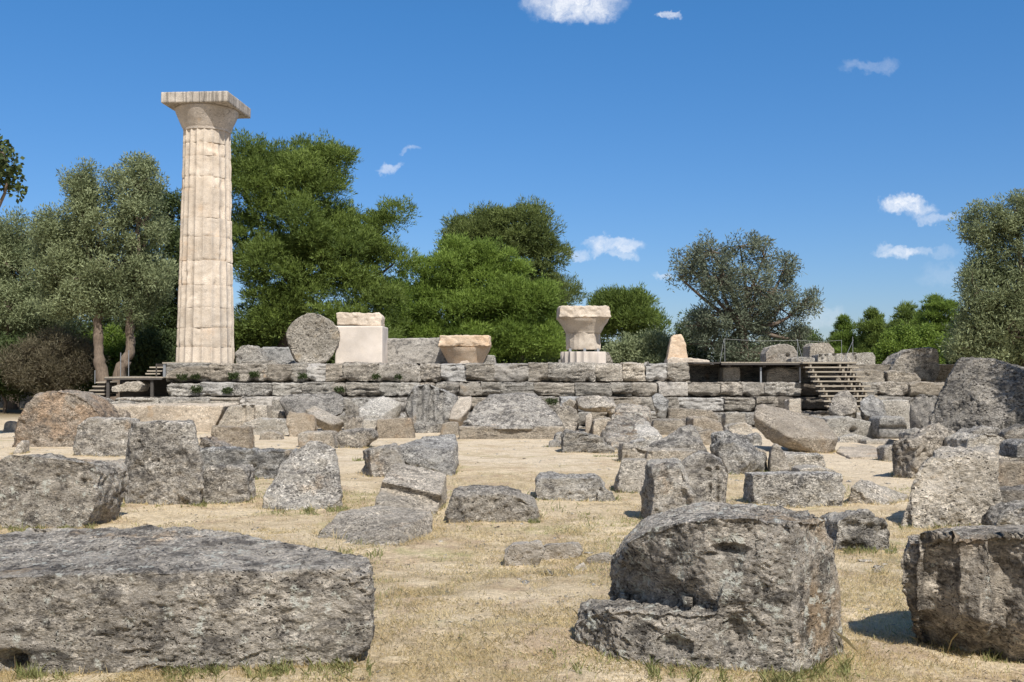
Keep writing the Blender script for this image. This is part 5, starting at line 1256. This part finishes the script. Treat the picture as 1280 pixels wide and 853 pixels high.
tree('evergreen_tree', 'deep green evergreen mass behind the two-trunked olive, farther back', 'evergreen tree', 'dark evergreens behind the temple',
     [(30, 400, 60, 45), (100, 400, 55, 45), (150, 400, 40, 45), (60, 440, 70, 40), (130, 440, 50, 35), (-20, 430, 50, 50)], 72, 80, 'shade_leaf', 'darkbark', 'olive', n_sub=260, n_leaf=190, sub_r=(.7, 1.2), leaf=(.28, .05), trunk_r=.25, seed=53)
tree('shrub', 'dry brown twiggy shrub at the left, before the olives', 'shrub', G_SHRUB,
     [(70, 440, 40, 26), (35, 455, 36, 26), (100, 455, 24, 24), (60, 470, 40, 20)], 46, 70, 'dry_shrub', 'bark', 'olive', n_sub=230, n_leaf=170, sub_r=(.28, .6), leaf=(.22, .012), trunk_r=.09, seed=57, inner=.4, limb_frac=.8)
tree('shrub', 'dull green shrub at the far left edge of the wood', 'shrub', G_SHRUB,
     [(5, 450, 32, 26), (20, 478, 32, 18), (-25, 470, 32, 30)], 47, 5, 'shade_leaf', 'bark', 'olive', n_sub=150, n_leaf=170, sub_r=(.3, .6), leaf=(.17, .03), trunk_r=.08, seed=58, inner=.4)
tree('shrub', 'yellow-green bush seen through the fork of the two-trunked olive', 'shrub', G_SHRUB,
     [(140, 440, 26, 24), (120, 470, 26, 16), (150, 470, 30, 16), (85, 480, 30, 12)], 52, 135, 'fresh_leaf', 'bark', 'olive', n_sub=150, n_leaf=160, sub_r=(.3, .6), leaf=(.17, .035), trunk_r=.08, seed=59, inner=.4)
tree('shrub', 'dark glossy shrub left of the foot of the standing column', 'shrub', G_SHRUB,
     [(195, 440, 28, 26), (180, 462, 24, 18), (215, 455, 24, 20)], 49, 195, 'shade_leaf', 'bark', 'olive', n_sub=140, n_leaf=170, sub_r=(.3, .6), leaf=(.16, .035), trunk_r=.08, seed=60, inner=.4)
tree('shrub', 'round dusty olive bush between the capital on its drum and the pink fragment', 'shrub', G_SHRUB,
     [(790, 438, 22, 16), (822, 434, 22, 18), (770, 446, 18, 14), (808, 450, 36, 12)], 64, 805, 'olive', 'bark', 'olive', n_sub=170, n_leaf=150, sub_r=(.35, .65), leaf=(.2, .034), trunk_r=.09, seed=63, inner=.4)
for i_, (lab, ells, D_, bx_, sd, mt) in enumerate([
    ('small spindly pine just right of the airy olive, first of the low pines', [(1054, 425, 14, 22), (1056, 405, 8, 12), (1050, 445, 18, 14)], 78, 1054, 66, 'pine_bright'),
    ('pointed small pine, second of the low pines right of the airy olive', [(1090, 425, 17, 28), (1092, 400, 10, 16), (1082, 445, 20, 14)], 76, 1090, 67, 'pine'),
    ('tiny far pine top peeping out beside the airy olive', [(1010, 425, 10, 14), (1020, 445, 18, 12)], 95, 1012, 68, 'pine_bright'),
    ('feathery pine behind the rounded bright bush on the right', [(1140, 398, 20, 20), (1125, 420, 24, 22), (1150, 425, 22, 26)], 74, 1138, 69, 'pine'),
    ('yellow-green pine half behind the big right-hand olive', [(1172, 388, 22, 20), (1165, 420, 24, 28), (1192, 410, 20, 30)], 70, 1172, 70, 'pine_bright')]):
    tree('pine_tree', lab, 'pine tree', G_PINE, ells, D_, bx_, mt, 'darkbark', n_sub=120, n_leaf=250, sub_r=(.30, .65), leaf=(.24, .026), trunk_r=.14, seed=sd, inner=.3)
tree('shrub', 'rounded bright green bush behind the shoulder-shaped boulder', 'shrub', G_SHRUB,
     [(1140, 430, 38, 20), (1118, 445, 26, 18), (1170, 442, 26, 20), (1190, 460, 22, 22), (1150, 455, 40, 16)], 62, 1145, 'fresh_leaf', 'bark', 'olive', n_sub=230, n_leaf=170, sub_r=(.35, .65), leaf=(.15, .045), trunk_r=.1, seed=74, inner=.5)
tree('olive_tree', 'large dark-bottomed olive filling the right edge behind the giant boulder', 'olive tree', G_OLIVE,
     [(1228, 285, 26, 26), (1268, 275, 30, 28), (1240, 325, 32, 32), (1290, 310, 40, 45), (1225, 365, 28, 34), (1265, 370, 42, 36), (1320, 370, 50, 60), (1222, 410, 26, 28), (1262, 415, 42, 32), (1310, 430, 50, 40), (1240, 445, 34, 22), (1290, 460, 50, 26), (1205, 435, 16, 20)],
     36, 1290, 'olive', 'bark', 'olive', n_sub=520, n_leaf=190, sub_r=(.26, .55), leaf=(.14, .019), trunk_r=.3, seed=79, inner=.45, limb_frac=.25)
tree('evergreen_tree', 'dark evergreen thicket low down behind the large right-hand olive', 'evergreen tree', 'dark evergreens behind the temple',
     [(1215, 440, 30, 30), (1260, 430, 40, 45), (1310, 430, 40, 50), (1270, 470, 60, 30)], 48, 1260, 'shade_leaf', 'darkbark', 'olive', n_sub=220, n_leaf=190, sub_r=(.4, .8), leaf=(.18, .04), trunk_r=.2, seed=81)
# broad-leaved tree whose branch reaches in at the upper left, and the tree that shades the right-hand heap
tree('broadleaf_tree', 'dark-leaved branch of a tree reaching in at the upper left edge', 'tree', None,
     [(2, 190, 12, 24), (10, 225, 18, 20), (-20, 205, 26, 50), (-60, 190, 50, 70), (-110, 220, 60, 90)], 26, -110, 'shade_leaf', 'bark', 'olive', n_sub=210, n_leaf=60, sub_r=(.18, .38), leaf=(.14, .055), trunk_r=.2, seed=85, inner=.3, limb_frac=.5)
tree('broadleaf_tree', 'tree outside the right edge whose shade dapples the giant boulder', 'tree', None,
     [(1700, 200, 120, 90), (1655, 120, 100, 80), (1770, 60, 140, 90), (1690, 20, 110, 80), (1750, 280, 110, 60)], 14.6, 1660, 'olive', 'bark', 'olive', n_sub=330, n_leaf=190, sub_r=(.28, .55), leaf=(.12, .032), trunk_r=.14, seed=88, inner=.3, limb_frac=.3)

for i_, (lab, px_, D_, sd, mt) in enumerate([
    ('dark undergrowth bush behind the round pitted drum', 365, 66, 201, 'shade_leaf'), ('green undergrowth bush behind the grey wall block', 500, 70, 202, 'pine_dark'),
    ('undergrowth bush behind the low cream capital', 585, 78, 203, 'shade_leaf'), ('undergrowth bush behind the short fluted base drum', 705, 84, 204, 'shade_leaf'),
    ('far undergrowth bush behind the wooden deck', 980, 88, 205, 'shade_leaf'), ('far undergrowth bush behind the long fluted pale block', 1060, 90, 206, 'shade_leaf'), ('undergrowth bush just right of the column foot', 310, 68, 207, 'shade_leaf')]):
    tree('shrub', lab, 'shrub', G_SHRUB, [(px_ - 35, 445, 34, 16), (px_ + 30, 442, 36, 18), (px_, 438, 28, 16)], D_, px_, mt, 'bark', 'olive', n_sub=150, n_leaf=170, sub_r=(.5, .9), leaf=(.24, .05), trunk_r=.08, seed=sd, inner=.3, limb_frac=.1)
# ------------------------------------------------------------------ grass
def blades(name, label, xy, h, w, tint, mat, rg, lean=.6):
    n = len(xy); z = gz(xy[:, 0], xy[:, 1])
    C = np.column_stack([xy, z - .004])
    a = rg.uniform(0, 2 * math.pi, n); ln = rg.uniform(.15, lean, n)
    D = np.stack([np.cos(a) * ln, np.sin(a) * ln, np.sqrt(np.clip(1 - ln * ln, .05, 1))], 1)
    s = np.stack([-np.sin(a + rg.normal(0, .5, n)), np.cos(a), np.zeros(n)], 1)
    mid = C + D * (h * .55)[:, None]; tip = C + D * h[:, None] + np.stack([np.cos(a), np.sin(a), -np.ones(n) * .6], 1) * (h * .25 * ln)[:, None]
    W = w[:, None]
    V = np.stack([C - s * W, C + s * W, mid + s * W * .6, tip, mid - s * W * .6], 1).reshape(-1, 3)
    me = np_mesh(name, V, np.arange(n * 5).reshape(n, 5))
    at = me.attributes.new('tint', 'FLOAT', 'POINT')
    at.data.foreach_set('value', np.repeat(np.clip(tint, 0, 1), 5).astype(np.float32))
    return tag(link(name, me, M[mat]), label, None, None, 'stuff')
rg = np.random.default_rng(5)
def lawn_xy(n, y0, y1, powr=1.0):
    y = y0 + (y1 - y0) * rg.random(n) ** powr
    x = (rg.random(n) * 2 - 1) * (y * .56 + .6)
    return np.column_stack([x, y])
def n2(xy, sc, seed, o=3): return fbm(np.column_stack([xy * sc, np.zeros(len(xy))]), o, seed)
xy = np.concatenate([lawn_xy(360000, 4.6, 10.5, 1.25), lawn_xy(120000, 9.5, 19.0)])
dens = n2(xy, 1.1, 71) + .5 * n2(xy, 5.0, 72)
sandy = (xy[:, 1] + 6 * n2(xy, .33, 75) > 15.5) | ((xy[:, 0] > 5.2 + n2(xy, .5, 76)) & (xy[:, 1] > 12))
keep = (dens + rg.normal(0, .45, len(xy)) > -.25) & (~sandy | (rg.random(len(xy)) < .12))
xy = xy[keep]; n = len(xy)
far_k = np.clip((xy[:, 1] - 4) / 10, 0, 1)
blades('dry_grass', 'short dry straw-coloured grass over the lawn', xy, rg.gamma(3.0, .0056, n) * (1 + .35 * n2(xy, 1.7, 73)) + .010, (.0013 + .0024 * far_k), .45 + .28 * n2(xy, 2.3, 74) + rg.normal(0, .2, n), 'dry_grass', rg, .97)
# green patches on the lawn and fresh grass along the feet of the stones
g1 = lawn_xy(150000, 4.6, 15.0, 1.2)
ct = np.concatenate(CONTACT); ct = ct[ct[:, 1] > 4.6]
kc = n2(ct, 1.3, 91, 2) + rg.normal(0, .35, len(ct))
ct_dry, ct_green = ct[kc < .55], ct[kc >= .55]
gm = n2(g1, .75, 81) + .35 * n2(g1, 4.0, 82)
g1 = g1[gm + rg.normal(0, .28, len(g1)) > .62]
tufts = []
def foot(px0, px1, py, n, spread=.10, dd=0.0):
    d = gpy(py) + dd
    px_ = rg.uniform(px0, px1, n); dy = d + rg.normal(0, spread, n)
    k = n2(np.column_stack([px_ * .06, dy]), 1.0, int(px0) % 50 + 7, 2) >.0
    tufts.append(np.column_stack([((px_ - 640) / F_PX * dy), dy])[k])
for a_ in [(-10, 120, 836, 1500), (120, 465, 843, 2600), (20, 60, 838, 500), (230, 400, 840, 1600), (720, 870, 841, 1300), (860, 1000, 846, 2200), (985, 1060, 832, 1000), (1160, 1240, 800, 700), (1215, 1280, 806, 1500), (0, 120, 660, 1800, .2), (150, 260, 630, 700), (320, 345, 600, 300), (345, 435, 637, 900), (560, 590, 658, 500), (640, 690, 655, 400), (470, 500, 565, 300), (430, 470, 575, 300), (690, 790, 570, 260), (1050, 1120, 690, 400), (1120, 1180, 657, 300), (600, 760, 640, 500, .5), (395, 480, 690, 300), (340, 400, 640, 200), (60, 170, 560, 300), (870, 960, 588, 300)]:
    foot(a_[0], a_[1], a_[2], a_[3], *(a_[4:]))
tf = np.concatenate(tufts + [ct_green]); nt_ = len(tf)
blades('green_grass', 'low green grass in patches on the lawn and along the feet of the stones', np.concatenate([g1, tf]),
       np.concatenate([rg.gamma(3, .006, len(g1)) + .008, rg.gamma(2.2, .016, nt_) * np.clip(.55 + .03 * tf[:, 1], .55, 1.0) + .008]), np.concatenate([.0022 + .0002 * g1[:, 1], .0017 + .00035 * tf[:, 1]]),
       np.clip(np.concatenate([.85 + rg.normal(0, .2, len(g1)), .42 + .25 * n2(tf, 3.0, 83) + rg.normal(0, .25, nt_)]), 0, 1), 'green_grass', rg, .8)
blades('dry_tufts', 'dry straw tufts gathered round the feet of the stones', ct_dry, rg.gamma(2.2, .015, len(ct_dry)) + .012, .0014 + .0003 * ct_dry[:, 1], .5 + .3 * n2(ct_dry, 3.0, 92) + rg.normal(0, .2, len(ct_dry)), 'dry_grass', rg, .95)
# stone chips and plant litter, far too many to count
def chips(name, label, xy, size, mat, flat=.6):
    n = len(xy); z = gz(xy[:, 0], xy[:, 1]); c = np.column_stack([xy, z])
    base = np.array([[1, 0, 0], [-.5, .87, 0], [-.5, -.87, 0], [0, 0, 1]], float)
    a = rg.uniform(0, 6.283, n); V = np.repeat(base[None], n, 0) * rg.uniform(.6, 1.4, (n, 4, 1))
    V[:, :, 2] *= flat; V[:, 3, :2] += rg.normal(0, .4, (n, 2))
    R_ = np.stack([np.stack([np.cos(a), -np.sin(a)], 1), np.stack([np.sin(a), np.cos(a)], 1)], 1)
    V[:, :, :2] = np.einsum('nij,nkj->nki', R_, V[:, :, :2])
    V = V * size[:, None, None] + c[:, None, :] - np.array([0, 0, .002])
    F = (np.arange(n)[:, None, None] * 4 + np.array([[0, 1, 3], [1, 2, 3], [2, 0, 3]])[None]).reshape(-1, 3)
    return tag(link(name, np_mesh(name, V.reshape(-1, 3), F), M[mat]), label, None, None, 'stuff')
cx_ = np.concatenate([lawn_xy(5000, 11, 32, .9), lawn_xy(1600, 4.8, 12)])
cx_ = cx_[n2(cx_, .9, 95) + rg.normal(0, .3, len(cx_)) > .1]
chips('stone_chips', 'scattered small stone chips on the sand and lawn', cx_, rg.gamma(2.0, .0035, len(cx_)) + .003 + .0007 * cx_[:, 1], 'pale')
lx = lawn_xy(9000, 4.7, 13, 1.1); lx = lx[n2(lx, 1.2, 97) + rg.normal(0, .3, len(lx)) > 0]
chips('plant_litter', 'brown scraps of dry leaf and twig littering the lawn', lx, rg.gamma(2.2, .0028, len(lx)) + .003 + .0003 * lx[:, 1], 'darkbark', .25)
# coarse grass clump and dry stalk by the fluted near block
def clump(name, label, px_, py_, n, h, mat, seed):
    r2 = np.random.default_rng(seed); v = P(px_, py_, gpy(py_)); V = []; F = []
    for q in range(n):
        a = r2.uniform(0, 6.283); hh = h * r2.uniform(.5, 1.1); ln = r2.uniform(.2, .9); w_ = .0035
        dx, dy = math.cos(a), math.sin(a); b0 = np.array([r2.normal(0, .03), r2.normal(0, .03), -.01]); sd_ = np.array([-dy, dx, 0]) * w_
        prev = None
        for k in range(5):
            f = k / 4; c = b0 + np.array([dx * ln * hh * f ** 1.6, dy * ln * hh * f ** 1.6, hh * f * (1 - .45 * ln * f)])
            V += [c - sd_ * (1 - f * .9), c + sd_ * (1 - f * .9)]
            if k: m_ = len(V); F.append((m_ - 4, m_ - 3, m_ - 1, m_ - 2))
    me = np_mesh(name, np.array(V), np.array(F))
    at = me.attributes.new('tint', 'FLOAT', 'POINT'); at.data.foreach_set('value', r2.uniform(.1, .7, len(V)).astype(np.float32))
    return tag(link(name, me, M[mat], None, (v.x, v.y, gzs(v.x, v.y))), label, 'grass clump')
clump('grass_clump', 'clump of arching green grass blades under the fluted near block', 1248, 806, 90, .20, 'green_grass', 3)
clump('grass_clump', 'green grass clump growing at the left end of the long near block', 38, 843, 80, .10, 'green_grass', 4)
v = P(1182, 803, 5.7); 
tag(MB().tube([(v.x, v.y, gzs(v.x, v.y) - .02), (v.x + .03, v.y - .01, .045), (v.x + .075, v.y - .02, .105), (v.x + .115, v.y - .03, .145), (v.x + .135, v.y - .03, .15)], [.003, .004, .006, .009, .003], 6).build('dry_stalk', M['dry_grass'], None), 'single dry bent grass stalk before the fluted near block', 'grass stalk')
# loose small stones on the path and lawn
SMALL = [(1098, 711, .05), (1080, 704, .06), (1105, 708, .04), (1112, 690, .04), (742, 700, .06), (755, 692, .07), (735, 690, .05), (770, 705, .06), (556, 665, .03), (552, 676, .04), (640, 700, .03), (948, 640, .03), (1040, 660, .05), (690, 716, .04), (648, 722, .03), (505, 700, .03), (270, 604, .05), (600, 545, .05), (655, 575, .05), (615, 578, .04), (1060, 602, .06), (1090, 590, .06), (1110, 604, .05), (922, 600, .05), (30, 548, .07), (570, 600, .04), (720, 560, .06)]
r3 = random.Random(8)
for (px_, py_, s_) in SMALL:
    v = P(px_, py_, gpy(py_)); z_ = gzs(v.x, v.y)
    pts = [Vector((v.x + r3.uniform(-1, 1) * s_ * 1.3, v.y + r3.uniform(-1, 1) * s_, z_ + r3.uniform(-.3, .6) * s_)) for _ in range(12)]
    o = rock('pebble', 'small loose pale stone lying on the open ground', 'small stone', 'small loose stones on the ground', 'pale', [pts], vox=.013 if v.y < 10 else .02, amp=.35, sink=False, smooth=2)
